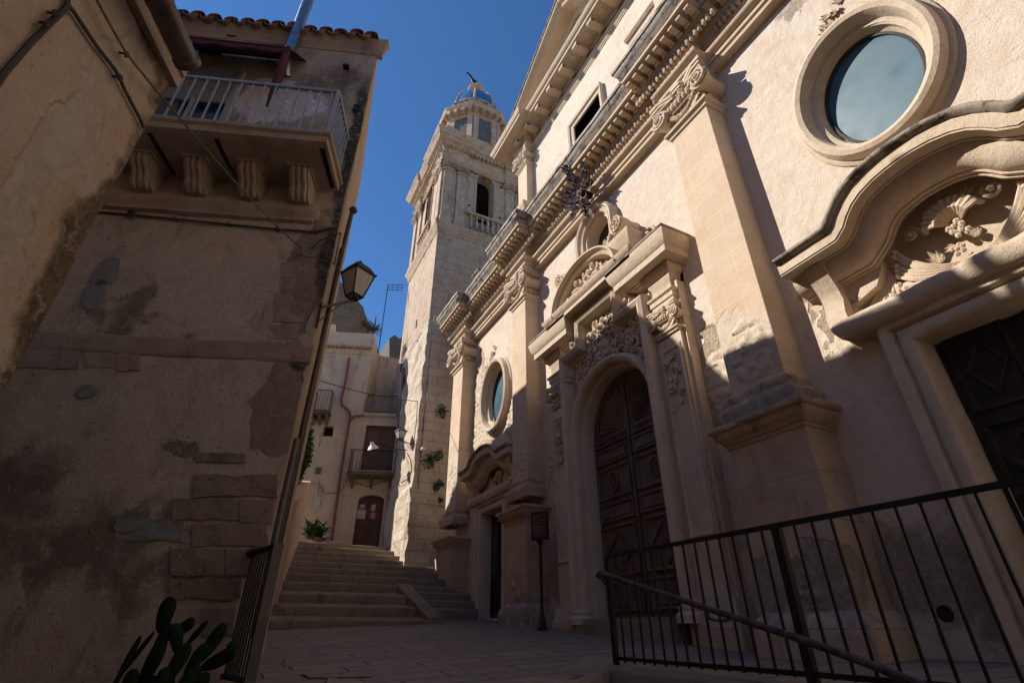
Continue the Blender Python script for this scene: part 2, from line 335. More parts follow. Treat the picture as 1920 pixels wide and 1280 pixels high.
M['paper'] = plain('paper_notice', (.55, .50, .46), .8)
M['pink_paper'] = plain('pink_notice', (.55, .20, .20), .8)
M['print'] = plain('printed_text', (.25, .16, .12), .8)
M['pot'] = plain('terracotta_pot', (.30, .13, .08), .8)
M['tile'] = stone('terracotta_roof_tile', [(.30, .16, .10), (.40, .25, .16), (.20, .12, .09), (.34, .24, .17)], 3, .5, stain=.6, pits=.4, stain_col=(.05, .04, .035))
M['cactus'] = plain('prickly_pear_green', (.014, .028, .010), .9, 0, .4, 12, .4, spec=.08)
M['leaf'] = plain('dark_leaf', (.045, .10, .018), .55, 0, .5, 15, .1)
M['leaf_dry'] = plain('dry_olive_leaf', (.10, .11, .035), .6, 0, .5, 15, .1)
M['bark'] = plain('brown_stem', (.12, .08, .05), .9)
M['hole'] = M['dark']
def glass_mat(name, col, rough=.12, spec=.8):
    k = NT(name); geo = k.n('ShaderNodeNewGeometry'); P = geo.outputs['Position']
    f = k.noise(P, 1.6, 6, .75, .3); f2 = k.noise(P, 1.5, 2, .5)
    c = k.mix(k.range(f, .35, .7), col, tuple(min(1, x*1.12+.002) for x in col)); k.l(c, k.b.inputs['Base Color'])
    k.l(k.range(f2, .3, .7, rough*.7, rough*1.6), k.b.inputs['Roughness']); k.b.inputs['Specular IOR Level'].default_value = spec
    return k.m
M['glass'] = glass_mat('dusty_window_glass', (.045, .105, .135), .36, .32)
M['glass_dark'] = glass_mat('dark_window_glass', (.012, .018, .03), .08)
M['glass_clear'] = glass_mat('door_glass', (.02, .03, .04), .03)
M['lamp_glass'] = plain('frosted_lamp_glass', (.42, .40, .38), .35, 0, .15, 6, .05)
def paving():
    k = NT('stone_paving'); geo = k.n('ShaderNodeNewGeometry'); P = geo.outputs['Position']
    wv = k.noise(P, 2.0, 3, .5); sx = k.n('ShaderNodeSeparateXYZ'); k.l(P, sx.inputs[0]); cx = k.n('ShaderNodeCombineXYZ')
    k.l(k.math('MULTIPLY_ADD', wv, .02, sx.outputs[0]), cx.inputs[0]); k.l(k.math('MULTIPLY_ADD', wv, .02, sx.outputs[1]), cx.inputs[1])
    br = k.n('ShaderNodeTexBrick'); k.l(cx.outputs[0], br.inputs['Vector']); br.offset = .37; br.squash = 1.5; br.squash_frequency = 3
    for a, b in (('Scale', 1.0), ('Brick Width', .62), ('Row Height', .30), ('Mortar Size', .010), ('Mortar Smooth', .2), ('Bias', -.1)): br.inputs[a].default_value = b
    br.inputs['Color1'].default_value = (.20, .155, .125, 1); br.inputs['Color2'].default_value = (.26, .205, .165, 1); br.inputs['Mortar'].default_value = (.012, .010, .008, 1)
    n1 = k.noise(P, 1.3, 6, .6); n2 = k.noise(P, 18, 6, .7); n3 = k.noise(P, 5, 5, .6)
    c = k.mix(k.range(n1, .35, .65, 0, .5), br.outputs['Color'], (.15, .12, .10)); c = k.mix(.5, c, k.ramp(n2, [(.3, .6), (.7, 1.1)]), 'MULTIPLY')
    k.l(c, k.b.inputs['Base Color']); k.b.inputs['Roughness'].default_value = .75
    h = k.math('SUBTRACT', k.math('ADD', k.math('MULTIPLY', n2, .3), k.math('MULTIPLY', n3, .4)), k.math('MULTIPLY', br.outputs['Fac'], .8))
    bp = k.n('ShaderNodeBump'); bp.inputs['Strength'].default_value = .6; bp.inputs['Distance'].default_value = .02; k.l(h, bp.inputs['Height']); k.l(bp.outputs[0], k.b.inputs['Normal'])
    return k.m
M['paving'] = paving()
def majolica():
    k = NT('painted_majolica'); geo = k.n('ShaderNodeNewGeometry'); P = geo.outputs['Position']
    v = k.n('ShaderNodeTexVoronoi'); v.inputs['Scale'].default_value = 5.5; k.l(P, v.inputs['Vector']); f = k.noise(P, 7, 4, .6, 1.5)
    c = k.ramp(f, [(.40, (.02, .05, .09)), (.47, (.20, .19, .15)), (.53, (.03, .07, .10)), (.64, (.26, .17, .07))])
    k.l(c, k.b.inputs['Base Color']); k.b.inputs['Roughness'].default_value = .7; k.b.inputs['Specular IOR Level'].default_value = .2; return k.m
M['majolica'] = majolica()
def dome_tile():
    k = NT('blue_glazed_tile'); geo = k.n('ShaderNodeNewGeometry'); P = geo.outputs['Position']; sx = k.n('ShaderNodeSeparateXYZ'); k.l(P, sx.inputs[0])
    w = k.math('FRACT', k.math('MULTIPLY', sx.outputs[2], 5.5)); m = k.range(w, .80, .95, 0, .6); f = k.noise(P, 4, 5, .6)
    c = k.mix(k.range(f, .35, .65), (.03, .10, .25), (.05, .17, .36)); c = k.mix(m, c, (.015, .035, .08))
    k.l(c, k.b.inputs['Base Color']); k.b.inputs['Roughness'].default_value = .28; return k.m
M['dome'] = dome_tile()
# ------------------------------------------------------------------ carved ornament
class Fr:
    def __init__(s, o, eu, ez, ep): s.o, s.eu, s.ez, s.ep = Vector(o), Vector(eu).normalized(), Vector(ez).normalized(), Vector(ep).normalized()
    def __call__(s, u, z, p=0): return s.o+s.eu*u+s.ez*z+s.ep*p
FX = 5.0
W = Fr((FX, 0, 0), (0, 1, 0), (0, 0, 1), (-1, 0, 0))
def spiral(mb, fr, u, z, p, Rr, turns=1.6, th=.02, hand=1, a0=0, rise=.02, n=6, tail=None):
    m = int(9*turns)+3; pts = []; rs = []
    for i in range(m):
        t = i/(m-1); rr = Rr*(1-t)**.8*(.93)+Rr*.07; w = a0+hand*2*math.pi*turns*t
        pts.append(fr(u+rr*math.cos(w), z+rr*math.sin(w), p+rise*t)); rs.append(th*(1-.45*t))
    mb.tube(pts, rs, n)
    mb.ball(pts[-1], th*1.5, 6, 4)
def leafb(mb, base, d, out, L, Wd, curl=.5, n=5, ribs=True):
    base, d, out = Vector(base), Vector(d).normalized(), Vector(out).normalized(); sd = d.cross(out).normalized(); vs = []
    for i in range(n+1):
        t = i/n; w = Wd*math.sin(math.pi*min(1, t*.85+.12))**.7*(1.0 if i % 2 == 0 else .78)
        c = base+d*L*(t-.25*curl*t*t*t)+out*L*curl*t*t*.7
        for j in (-1, -.5, 0, .5, 1):
            vs.append(c+sd*w*j+out*(.22*w*(1-abs(j))*2+(.0 if abs(j) != .5 else -.05*w)))
    k = 5; fs = [(i*k+j, i*k+j+1, (i+1)*k+j+1, (i+1)*k+j) for i in range(n) for j in range(k-1)]
    mb.add(vs, fs)
    # closed underside so that a leaf has a body
    b = [v-out*Wd*.35 for v in vs]; mb.add(b, [tuple(reversed(f)) for f in fs])
def acanthus(mb, fr, u, z, p, ang, L, rnd):
    d = fr.eu*math.cos(ang)+fr.ez*math.sin(ang); base = fr(u, z, p)
    for s in (0, 1, -1, 2, -2):
        a = s*.55; dd = Matrix.Rotation(a, 3, fr.ep) @ d
        leafb(mb, base+d*L*.12*abs(s)*0, dd, fr.ep, L*(1-.22*abs(s)), L*.17, .45+rnd.random()*.3, 4)
def foliage(mb, fr, spots, size, seed, p=.02, kinds=(0, 0, 1, 1, 2)):
    rnd = random.Random(seed)
    for (u, z) in spots:
        k = rnd.choice(kinds); sz = size*rnd.uniform(.75, 1.25); uu, zz = u+rnd.uniform(-.2, .2)*size, z+rnd.uniform(-.2, .2)*size
        if k == 0: spiral(mb, fr, uu, zz, p+sz*.25, sz*.55, rnd.uniform(1.1, 1.7), sz*.15, rnd.choice((-1, 1)), rnd.uniform(0, 6.28), sz*.25)
        elif k == 1: acanthus(mb, fr, uu, zz, p+sz*.1, rnd.uniform(0, 6.28), sz*.95, rnd)
        else:
            for j in range(5):
                w = j*1.2566+rnd.random(); mb.ball(fr(uu+.28*sz*math.cos(w), zz+.28*sz*math.sin(w), p+.22*sz), (.17*sz, .17*sz, .17*sz), 6, 4)
            mb.ball(fr(uu, zz, p+.32*sz), sz*.14, 6, 4)
def grid_spots(u0, u1, z0, z1, step, inside=None, seed=0):
    rnd = random.Random(seed); out = []; z = z0; r = 0
    while z <= z1:
        u = u0+(step/2 if r % 2 else 0)
        while u <= u1:
            q = (u+rnd.uniform(-.25, .25)*step, z+rnd.uniform(-.25, .25)*step)
            if inside is None or inside(*q): out.append(q)
            u += step
        z += step*.8; r += 1
    return out
def around(fr, u0, u1, p, z=0, p0=0):  # plan path round a projecting pier: wall, out, along, back
    return [fr(u0, z, p0), fr(u0, z, p), fr(u1, z, p), fr(u1, z, p0)]
def capital(mb, fr, uc, hw, z0, z1, pp, detail=True):
    H = z1-z0; s = hw/.32; u0, u1 = uc-hw, uc+hw
    up = fr.ez; sg = 1 if up.cross(fr.eu).dot(fr.ep) > 0 else -1
    def rnd_path(e): 
        P = around(fr, u0, u1, pp); return P if sg > 0 else P[::-1]
    mb.sweep(rnd_path(0), up, [(0, z0-.10*s), (.025*s, z0-.09*s), (.03*s, z0-.05*s), (.07*s, z0-.02*s), (.075*s, z0+.02*s), (.03*s, z0+.035*s), (.02*s, z0+.05*s)])
    a = fr(u0+.02, z0, 0); b = fr(u1-.02, z1-.1*H, pp-.01)
    mb.prism([fr(u0+.02, z0, 0), fr(u1-.02, z0, 0), fr(u1-.02, z0, pp-.01), fr(u0+.02, z0, pp-.01)], up*(H*.86))
    # abacus with horns
    zc = z1-.16*H
    top = [fr(u0-.07*s, 0, 0), fr(u0-.07*s, 0, pp*.5), fr(u0-.16*s, 0, pp+.13*s), fr(u0-.02*s, 0, pp+.13*s), fr(uc-.12*s, 0, pp+.05*s), fr(uc-.08*s, 0, pp+.10*s), fr(uc+.08*s, 0, pp+.10*s), fr(uc+.12*s, 0, pp+.05*s), fr(u1+.02*s, 0, pp+.13*s), fr(u1+.16*s, 0, pp+.13*s), fr(u1+.07*s, 0, pp*.5), fr(u1+.07*s, 0, 0)]
    mb.prism([q+up*(zc) for q in top], up*.07*H); ce = fr(uc, 0, pp*.5)
    mb.prism([ce+(q-ce)*1.05+up*(zc+.075*H) for q in top], up*.085*H)
    for sd in (-1, 1):
        uv = uc+sd*(hw+.03*s); zv = z0+.50*H; r = .165*s
        ax0 = fr(uv, zv, .02); ax1 = fr(uv+sd*.03*s, zv, pp+.10*s); A = (ax1-ax0)
        mb.lathe(ax0, [(0, 0), (r*.8, 0), (r*.72, A.length*.3), (r*.62, A.length*.5), (r*.75, A.length*.7), (r*.95, A.length), (r*.7, A.length+.01), (0, A.length+.01)], 14, A)
        f2 = Fr(fr(uv+sd*.03*s, zv, pp+.115*s), fr.eu, fr.ez, fr.ep)
        spiral(mb, f2, 0, 0, 0, r*.93, 2.1, .026*s, -sd, 0, .03*s)
        # rising stem of the volute towards the abacus
        mb.tube([fr(uv+sd*.13*s, zv+.02*s, pp+.08*s), fr(uv+sd*.12*s, zv+.16*s, pp+.11*s), fr(uc+sd*.16*s, zc-.01, pp+.05*s)], [.02*s, .028*s, .03*s], 6)
        if detail:
            rn = random.Random(3+sd)
            for k in range(3): acanthus(mb, Fr(fr(0, 0, 0), fr.ep, fr.ez, fr.eu*sd), pp*(.25+.25*k), z0+.16*H, hw*.98 if False else 0, 1.57, .0001, rn) if False else None
            fs_ = Fr(fr(uc+sd*hw, 0, 0), fr.ep, fr.ez, fr.eu*sd)
            foliage(mb, fs_, [(pp*.3, z0+.2*H), (pp*.65, z0+.25*H), (pp*.35, z1-.25*H), (pp*.7, z1-.22*H)], .12*s, 5, .0, (1, 1, 2))
    for k in range(7):  # egg band
        uu = uc+(k-3)*hw*.235; mb.ball(fr(uu, z0+.60*H-.0*abs(k-3), pp+.045*s), (.05*s if abs(fr.ep.x) > .5 else .034*s, .034*s if abs(fr.ep.x) > .5 else .05*s, .085*s), 8, 5)
    mb.tube([fr(u0+.06, z0+.735*H, pp+.03*s), fr(u1-.06, z0+.735*H, pp+.03*s)], .022*s, 6)
    mb.tube([fr(u0+.06, z0+.47*H, pp+.03*s), fr(u1-.06, z0+.47*H, pp+.03*s)], .016*s, 6)
    rn = random.Random(11)
    for k in range(15):  # hanging garland
        t = -1+2*k/14; mb.ball(fr(uc+t*hw*.86, z0+.14*H+.30*H*t*t, pp+.055*s), (.04*s*rn.uniform(.8, 1.2),)*3, 6, 4)
        if detail: acanthus(mb, fr, uc+t*hw*.86, z0+.14*H+.30*H*t*t, pp+.05*s, rn.uniform(0, 6.3), .075*s, rn)
    foliage(mb, fr, [(uc-.05*s, z1-.24*H), (uc+.06*s, z1-.20*H), (uc, z1-.30*H), (uc-.02, z1-.13*H)], .11*s, 7, pp+.05*s, (1, 2, 1))
# ------------------------------------------------------------------ church
church = thing('baroque_church', 'pale limestone baroque church with carved portal, oval windows and a heavy bracketed cornice', 'church', (FX, 6, 0))
CU = 6.04                              # axis of the facade
PA, PB, PC = (2.93, 3.62), (8.50, 9.15), (12.30, 13.05)   # pilasters
ovals = [('near', 1.31, 5.20, .565, .80), ('far', 10.70, 5.14, .60, .82)]
def ell(c, z, a, b, n=48, ph=0): return [(c+a*math.cos(2*math.pi*i/n+ph), z+b*math.sin(2*math.pi*i/n+ph)) for i in range(n)]
def archpts(c, hw, zs, z0, n=20, rz=None):
    rz = rz or hw
    return [(c+hw, z0)]+[(c+hw*math.cos(math.pi*i/n), zs+rz*math.sin(math.pi*i/n)) for i in range(n+1)]+[(c-hw, z0)]
holes = [ell(1.31, 5.20, .565, .77), ell(10.70, 5.14, .60, .80),
         archpts(CU, .95, 2.82, .12), archpts(CU, .36, 6.78, 6.05, 12),
         [(.70, -.1), (1.84, -.1), (1.84, 2.30), (.70, 2.30)], [(10.16, .2), (11.25, .2), (11.25, 2.40), (10.16, 2.40)]]
def tymp(c, H0, zt): return [(c-.98, H0+.36), (c+.98, H0+.36), (c+.98, H0+.62), (c+.72, H0+.70)]+[(c+.62*math.cos(math.pi*i/10), H0+.85+(zt-.20-H0-.85)*math.sin(math.pi*i/10)) for i in range(11)]+[(c-.72, H0+.70), (c-.98, H0+.62)]
holes += [tymp(1.27, 2.22, 3.87), tymp(10.72, 2.34, 3.69)]
mb = MB(); mb.plate([(-5, -1.2), (13.1, -1.2), (13.1, 8.78), (-5, 8.78)], holes, W, 0, -.55)
wall = mb.build('facade_wall', M['stucco'], church, double=False)
mb = MB(); mb.box(FX+.6, 16, -5, 13.05, -1.2, 8.7); nave = mb.build('nave_body', M['dark'], church)
# entablature profile (projection, height)
ENT = [(0, 7.46), (.045, 7.475), (.045, 7.505), (.015, 7.52), (.02, 7.60), (.05, 7.61), (.05, 7.69), (.085, 7.70), (.12, 7.745), (.13, 7.76), (.13, 7.80), (.04, 7.82), (.04, 8.00), (.06, 8.01), (.06, 8.14), (.11, 8.16), (.11, 8.19), (.14, 8.20), (.14, 8.36), (.41, 8.365), (.43, 8.37), (.43, 8.435), (.0, 8.44)]
COP = [(0, 8.442), (.44, 8.442), (.445, 8.47), (.46, 8.48), (.46, 8.54), (.475, 8.55), (.50, 8.60), (.515, 8.65), (.515, 8.67), (.54, 8.68), (.54, 8.76), (.51, 8.785), (0, 8.86)]
PM, PR, EX = .10, .34, .02
def brk():  # plan of the facade with breaks over the pilasters
    o = []
    for a, b in (PA, PB, PC): o += [(a-EX, PM), (a-EX, PR), (b+EX, PR), (b+EX, PM)]
    return [(-5, PM)]+o[:-1]+[(PC[1]+EX, 0)]
path = [W(u, 0, p) for u, p in brk()]
mb = MB(); mb.sweep(path, (0, 0, 1), ENT); mb.box(FX-.09, FX+.4, -4, 13.0, 7.47, 8.43)
ent = mb.build('entablature', M['cornice'], church)
mb = MB(); mb.sweep(path, (0, 0, 1), COP); cop = mb.build('coping', M['weathered'], ent, rough=(.22, .010, 3))
# modillions (one sub-part each), tongues in one band
mod = MB(); mod.box(FX-.34, FX-.13, -.046, .046, 8.27, 8.358); mod.tube([(FX-.335, -.048, 8.30), (FX-.335, .048, 8.30)], .048, 10)
mod.tube([(FX-.17, -.052, 8.262), (FX-.17, .052, 8.262)], .032, 8)
mo0 = mod.build('modillion', M['cornice'], ent)
def seg_list():
    segs = []; last = -2.3
    for a, b in (PA, PB, PC): segs.append((last, a-EX, PM)); segs.append((a-EX, b+EX, PR)); last = b+EX
    return segs
first = True; ro0 = None
for (a, b, p) in seg_list():
    L0, L1 = (a-.34, b+.34) if p == PR else (a+.50, b-.50)
    n = max(1, int(round((L1-L0)/.176)))
    for i in range(n+1):
        u = L0+(L1-L0)*i/n
        if u < -1.2: continue
        if first: o = mo0; o.location = (-p, u, 0); first = False
        else: clone(mo0, (-p, u, 0), ent)
        if i < n and -1 < u:
            um = L0+(L1-L0)*(i+.5)/n
            if ro0 is None:
                ros = MB()
                for w in range(5): ros.ball(W(.026*math.cos(w*1.257), 8.364, .25+.026*math.sin(w*1.257)), (.030, .030, .018), 6, 4)
                ros.ball(W(0, 8.360, .25), (.02, .02, .024), 6, 4); ro0 = ros.build('rosette', M['cornice'], ent); ro0.location = (-p, um, 0)
            else: clone(ro0, (-p, um, 0), ent)
    tong = MB(); n = int((L1-L0+.4)/.085)
    for i in range(n):
        u = L0-.20+(L1-L0+.40)*i/n
        if u > -1: tong.ball(W(u, 8.075, p+.085), (.05, .046, .07), 8, 5)
    if tong.v: tong.build('tongue_band', M['cornice'], ent)

# pilasters with capital, base and pedestal
def pilaster(a, b, zb, zcap, ztop, ped_z0, ped_top, ped_ext, seedv):
    c, hw = (a+b)/2, (b-a)/2; pp = .36
    mb = MB(); mb.prism([W(a, zb, -.02), W(a, zb, pp), W(b, zb, pp), W(b, zb, -.02)], (0, 0, zcap-zb+.05))
    sh = mb.build('pilaster', M['ashlar'], church, bevel=.006)
    cb = MB(); capital(cb, W, c, hw, zcap, ztop, pp); cb.build('capital', M['carved'], sh)
    mb = MB(); mb.sweep(around(W, a, b, pp), (0, 0, 1), [(0, zb+.30), (.03, zb+.28), (.05, zb+.24), (.03, zb+.20), (.03, zb+.16), (.09, zb+.12), (.11, zb+.07), (.09, zb+.01), (.09, zb-.08), (0, zb-.08)])
    mb.build('base_moulding', M['pedestal'], sh, rough=(.07, .022, 6))
    e = ped_ext; mb = MB(); z0 = ped_z0
    mb.prism([W(a-e, z0-.31, -.02), W(a-e, z0-.31, pp+e), W(b+e, z0-.31, pp+e), W(b+e, z0-.31, -.02)], (0, 0, ped_top-z0+.2))
    mb.sweep(around(W, a-e, b+e, pp+e), (0, 0, 1), [(.10, z0-.3), (.10, z0+.22), (.07, z0+.30), (.005, z0+.36)])
    pd = mb.build('pedestal', M['pedestal'], church, rough=(.10, .014, 4))
    mb = MB(); t = ped_top
    mb.sweep(around(W, a-e, b+e, pp+e), (0, 0, 1), [(0, t-.26), (.02, t-.24), (.02, t-.21), (.045, t-.20), (.05, t-.17), (.10, t-.14), (.11, t-.07), (.14, t-.06), (.15, t-.01), (.14, t), (-.2, t+.02)])
    mb.build('pedestal_cornice', M['pedestal'], pd, rough=(.12, .008, 5))
pilaster(*PA, 2.02, 6.72, 7.46, -.22, 1.93, .10, 1)
pilaster(*PB, 2.25, 6.72, 7.46, .03, 1.98, .10, 2)
pilaster(*PC, 2.35, 6.72, 7.46, .25, 1.95, .10, 3)
# oval windows
for nm, c, z, a, b in ovals:
    n = 56; P = [W(c+a*math.cos(2*math.pi*i/n), z+b*math.sin(2*math.pi*i/n), 0) for i in range(n)]
    path = P[::-1]
    # orientation: make the profile grow outwards
    test = W.ep.cross((path[1]-path[0]).normalized()); 
    if test.dot(path[0]-W(c, z, 0)) < 0: path = P
    mb = MB(); pr = [(-.03, -.16), (-.03, -.02), (.0, .0), (.03, .01), (.045, .10), (.07, .155), (.12, .175), (.165, .155), (.185, .10), (.19, .05), (.215, .045), (.235, .025), (.24, -.02)]
    mb.sweep(path, W.ep, pr, closed=True); fr_ = mb.build('oval_window', M['carved'], church)
    mb = MB(); mb.sweep(path, W.ep, [(-.07, -.30), (-.068, -.13), (-.05, -.11), (-.02, -.06), (.01, -.06)], closed=True); mb.build('inner_surround', M['carved'], fr_)
    mb = MB(); mb.add([W(c, z, -.14)]+[W(c+(a-.03)*math.cos(2*math.pi*i/n), z+(b-.03)*math.sin(2*math.pi*i/n), -.14) for i in range(n)], [(0, 1+i, 1+(i+1) % n) for i in range(n)])
    mb.build('window_glass', M['glass'], fr_)
    mb = MB(); mb.sweep(path, W.ep, [(-.095, -.137), (-.095, -.11), (-.065, -.11), (-.065, -.137)], closed=True); mb.build('window_frame', M['wood_black'], fr_)
    oq = ax(1562, 42, FX) if nm == 'near' else ax(925, 668, FX); u_, z_ = oq.y, oq.z; s_ = 1.0 if nm == 'near' else .9
    mb = MB(); foliage(mb, W, [(u_, z_), (u_+.12*s_, z_-.10), (u_-.12*s_, z_+.08), (u_+.02, z_+.13*s_), (u_-.02, z_-.12*s_), (u_-.2*s_, z_+.16*s_), (u_+.2*s_, z_-.2*s_)], .17*s_, 4, .0, (0, 1, 1, 2))
    mb.build('carved_ornament', M['carved'], fr_)
# side doors with shaped hoods
def hood(nm, c, zb, ztop, zl, hw, X, leaf_open, d0, d1, zfloor, jamb):
    # surround (jambs, lintel)
    H0 = zl
    mb = MB(); s_in, s_out = .57, .86
    prof = [(0, -.20), (0, .10), (.03, .12), (.10, .12), (.14, .08), (.16, .14), (.24, .15), (.27, .10), (.27, -.02)]
    pth = [W(c+s_in, zfloor, 0), W(c+s_in, H0, 0), W(c-s_in, H0, 0), W(c-s_in, zfloor, 0)]
    mb.sweep(pth, W.ep, prof); sr = mb.build('door_surround', M['carved'], church, rough=(.2, .008, 3))
    # lintel ledge
    mb = MB(); mb.sweep([W(c-s_out-.14, 0, 0), W(c-s_out-.14, 0, .10), W(c+s_out+.14, 0, .10), W(c+s_out+.14, 0, 0)], (0, 0, 1), [(-.1, H0+.20), (.10, H0+.22), (.13, H0+.28), (.15, H0+.34), (.13, H0+.40), (-.1, H0+.42)])
    mb.build('lintel_ledge', M['carved'], sr, rough=(.09, .014, 5))
    # hood outline: flat ends, concave step, round top
    def line(dz, ds=0):
        hz_ = ztop-zb; hw2 = hw+ds; pts = [(hw2, 0), (.78+ds, .01), (.72+ds, .06), (.66+ds, .15), (.56+ds*.9, .26), (.44+ds*.8, .34), (.28+ds*.5, .40), (.14+ds*.2, .425), (0, .435)]
        k_ = hz_/.435; o = [(c+a, zb+dz+b*k_) for a, b in pts]; return o+[(2*c-u, z) for u, z in o[-2::-1]]
    L = line(0); p = FX-X
    mb = MB(); path = [W(u, z, 0) for u, z in L]
    cove = [(-.155-.185*math.sin(t), .07+(p-.25)*math.cos(t)) for t in [math.pi/2*q/6 for q in range(7)]]
    prof = [(0, 0), (0, p), (-.115, p), (-.12, p-.012), (-.135, p-.012), (-.137, p-.15), (-.15, p-.152), (-.152, p-.18)]+cove+[(-.36, .065), (-.36, .03), (-.38, .025), (-.38, 0)]
    mb.sweep(path, W.ep, prof); hd = mb.build('door_hood', M['carved'], church)
    mb = MB(); mb.sweep(path, W.ep, [(.003, 0), (.003, p+.02), (.02, p+.035), (.03, p+.06), (.06, p+.065), (.075, p+.05), (.085, 0)])
    mb.build('hood_coping', M['weathered'], hd, rough=(.15, .008, 5))
    for sd in (-1, 1):
        mb = MB(); uc = c+sd*hw*.80
        mb.prism([W(uc-.10, zb-.16, 0), W(uc-.10, zb-.14, p*.66), W(uc-.10, zb-.22, p*.62), W(uc-.10, zb-.30, p*.52), W(uc-.10, zb-.42, p*.36), W(uc-.10, zb-.56, p*.27), W(uc-.10, H0+.52, .16), W(uc-.10, H0+.42, .15), W(uc-.10, H0+.40, 0)], (0, .20, 0))
        mb.build('console', M['carved'], hd)
    mb = MB(); mb.plate([(c-1.1, H0+.25), (c+1.1, H0+.25), (c+1.1, ztop), (c-1.1, ztop)], [], W, -.24, -.4); mb.build('tympanum_ground', M['carved'], hd)
    W0 = W; Wt = Fr(W(0, 0, -.23), W.eu, W.ez, W.ep)
    mb = MB(); zc = H0+.45; hz = ztop-.35
    for k in range(11):
        w = math.pi*(.08+.84*k/10); mb.tube([Wt(c+.05*math.cos(w), hz-.32+.05*math.sin(w), .08), Wt(c+.13*math.cos(w), hz-.32+.13*math.sin(w), .17), Wt(c+.21*math.cos(w), hz-.32+.21*math.sin(w), .16), Wt(c+.235*math.cos(w), hz-.32+.235*math.sin(w), .08)], [.010, .024, .032, .026], 6)
    def bez(a, b, d, n=9): return [tuple((1-t)**2*a[i]+2*t*(1-t)*b[i]+t*t*d[i] for i in range(3)) for t in [q/(n-1) for q in range(n)]]
    for sd in (-1, 1):
        for k in range(8):   # winged drapery rising outwards, ribs ending in scallops
            t = k/7; e = (c+sd*(.50+.10*t), H0+.98-.46*t+.02*math.sin(k*2.1), .13)
            P = bez((c+sd*.10, H0+.60-.08*t, .10), (c+sd*(.34+.06*t), H0+.58-.16*t, .20), e)
            mb.tube([Wt(*q) for q in P], [.008, .016, .022, .026, .028, .028, .026, .024, .016], 6); mb.ball(Wt(*e), (.05, .028, .034), 8, 5)
        for k in range(7):   # lower fan of folds falling to the corner
            t = k/6; e = (c+sd*(.62+.42*t), H0+.47+.02*math.sin(k*2), .10)
            P = bez((c+sd*.62, H0+.86, .08), (c+sd*(.60+.20*t), H0+.62, .15), e)
            mb.tube([Wt(*q) for q in P], [.008, .012, .017, .021, .023, .023, .022, .02, .014], 6); mb.ball(Wt(*e), (.04, .024, .026), 8, 5)
    sp = grid_spots(c-hw*.62, c+hw*.62, zc-.02, zc+.14, .13, seed=3)+[(c+sd*hw*.5, hz-.42) for sd in (-1, 1)]+[(c+sd*.33, hz-.2) for sd in (-1, 1)]+[(c, hz-.36), (c, hz-.46)]
    foliage(mb, Wt, sp, .15, 21, .06); foliage(mb, Wt, [(c+sd*x, z_) for sd in (-1, 1) for x, z_ in ((.10, zc+.30), (.30, zc+.05), (.50, zc+.02), (.72, zc+.02), (.20, zc+.08), (.40, zc+.30), (.52, zc+.42), (.12, hz-.12))]+[(c, zc+.12), (c+.05, zc+.24)], .12, 77, .09, (0, 1, 1, 2)); foliage(mb, Wt, [(c+sd*x, z_) for sd in (-1, 1) for x, z_ in ((.2, zc+.2), (.42, zc+.16), (.6, zc+.06))], .14, 9, .10)
    mb.build('tympanum_relief', M['carved'], hd)
    # leaf
    mb = MB(); mb.box(FX+.20, FX+.27, c-.60, c+.60, zfloor, H0+.02); dl = mb.build('side_door', M['wood_black'], church)
    return sr, dl
sr1, dl1 = hood('near', 1.27, 3.46, 3.87, 2.22, 1.37, 4.60, False, 0, 0, -.25, 0)
sr3, dl3 = hood('far', 10.72, 3.38, 3.69, 2.34, 1.37, 4.62, False, 0, 0, .20, 0)
# panels on the near side door
for (z0, z1) in ((.0, .75), (.85, 1.45), (1.55, 2.25)):
    for c_ in (.98, 1.56):
        mb = MB(); pth = [W(c_+.22, z0, -.2), W(c_+.22, z1, -.2), W(c_-.22, z1, -.2), W(c_-.22, z0, -.2)]
        mb.sweep(pth, W.ep, [(0, 0), (0, .03), (-.03, .035), (-.05, .0)], closed=True)
        m_ = (z0+z1)/2; dd = [W(c_+.15, m_, -.2), W(c_, m_+(z1-z0)*.36, -.2), W(c_-.15, m_, -.2), W(c_, m_-(z1-z0)*.36, -.2)]
        mb.sweep(dd, W.ep, [(0, 0), (0, .03), (-.02, .03), (-.04, .0)], closed=True)
        mb.build('door_panel', M['wood_black'], dl1)
# far door: left leaf glazed
mb = MB(); mb.box(FX+.17, FX+.195, 10.95, 11.20, 1.05, 2.2); mb.build('glazed_leaf', M['glass_clear'], dl3)
mb = MB(); 
for y0, y1, z0, z1 in ((10.90, 10.95, .22, 2.3), (11.20, 11.28, .22, 2.3), (10.95, 11.2, .95, 1.05), (10.95, 11.2, 2.2, 2.3), (10.95, 11.2, .22, .34)): mb.box(FX+.165, FX+.198, y0, y1, z0, z1)
mb.build('leaf_frame', M['wood_black'], dl3)
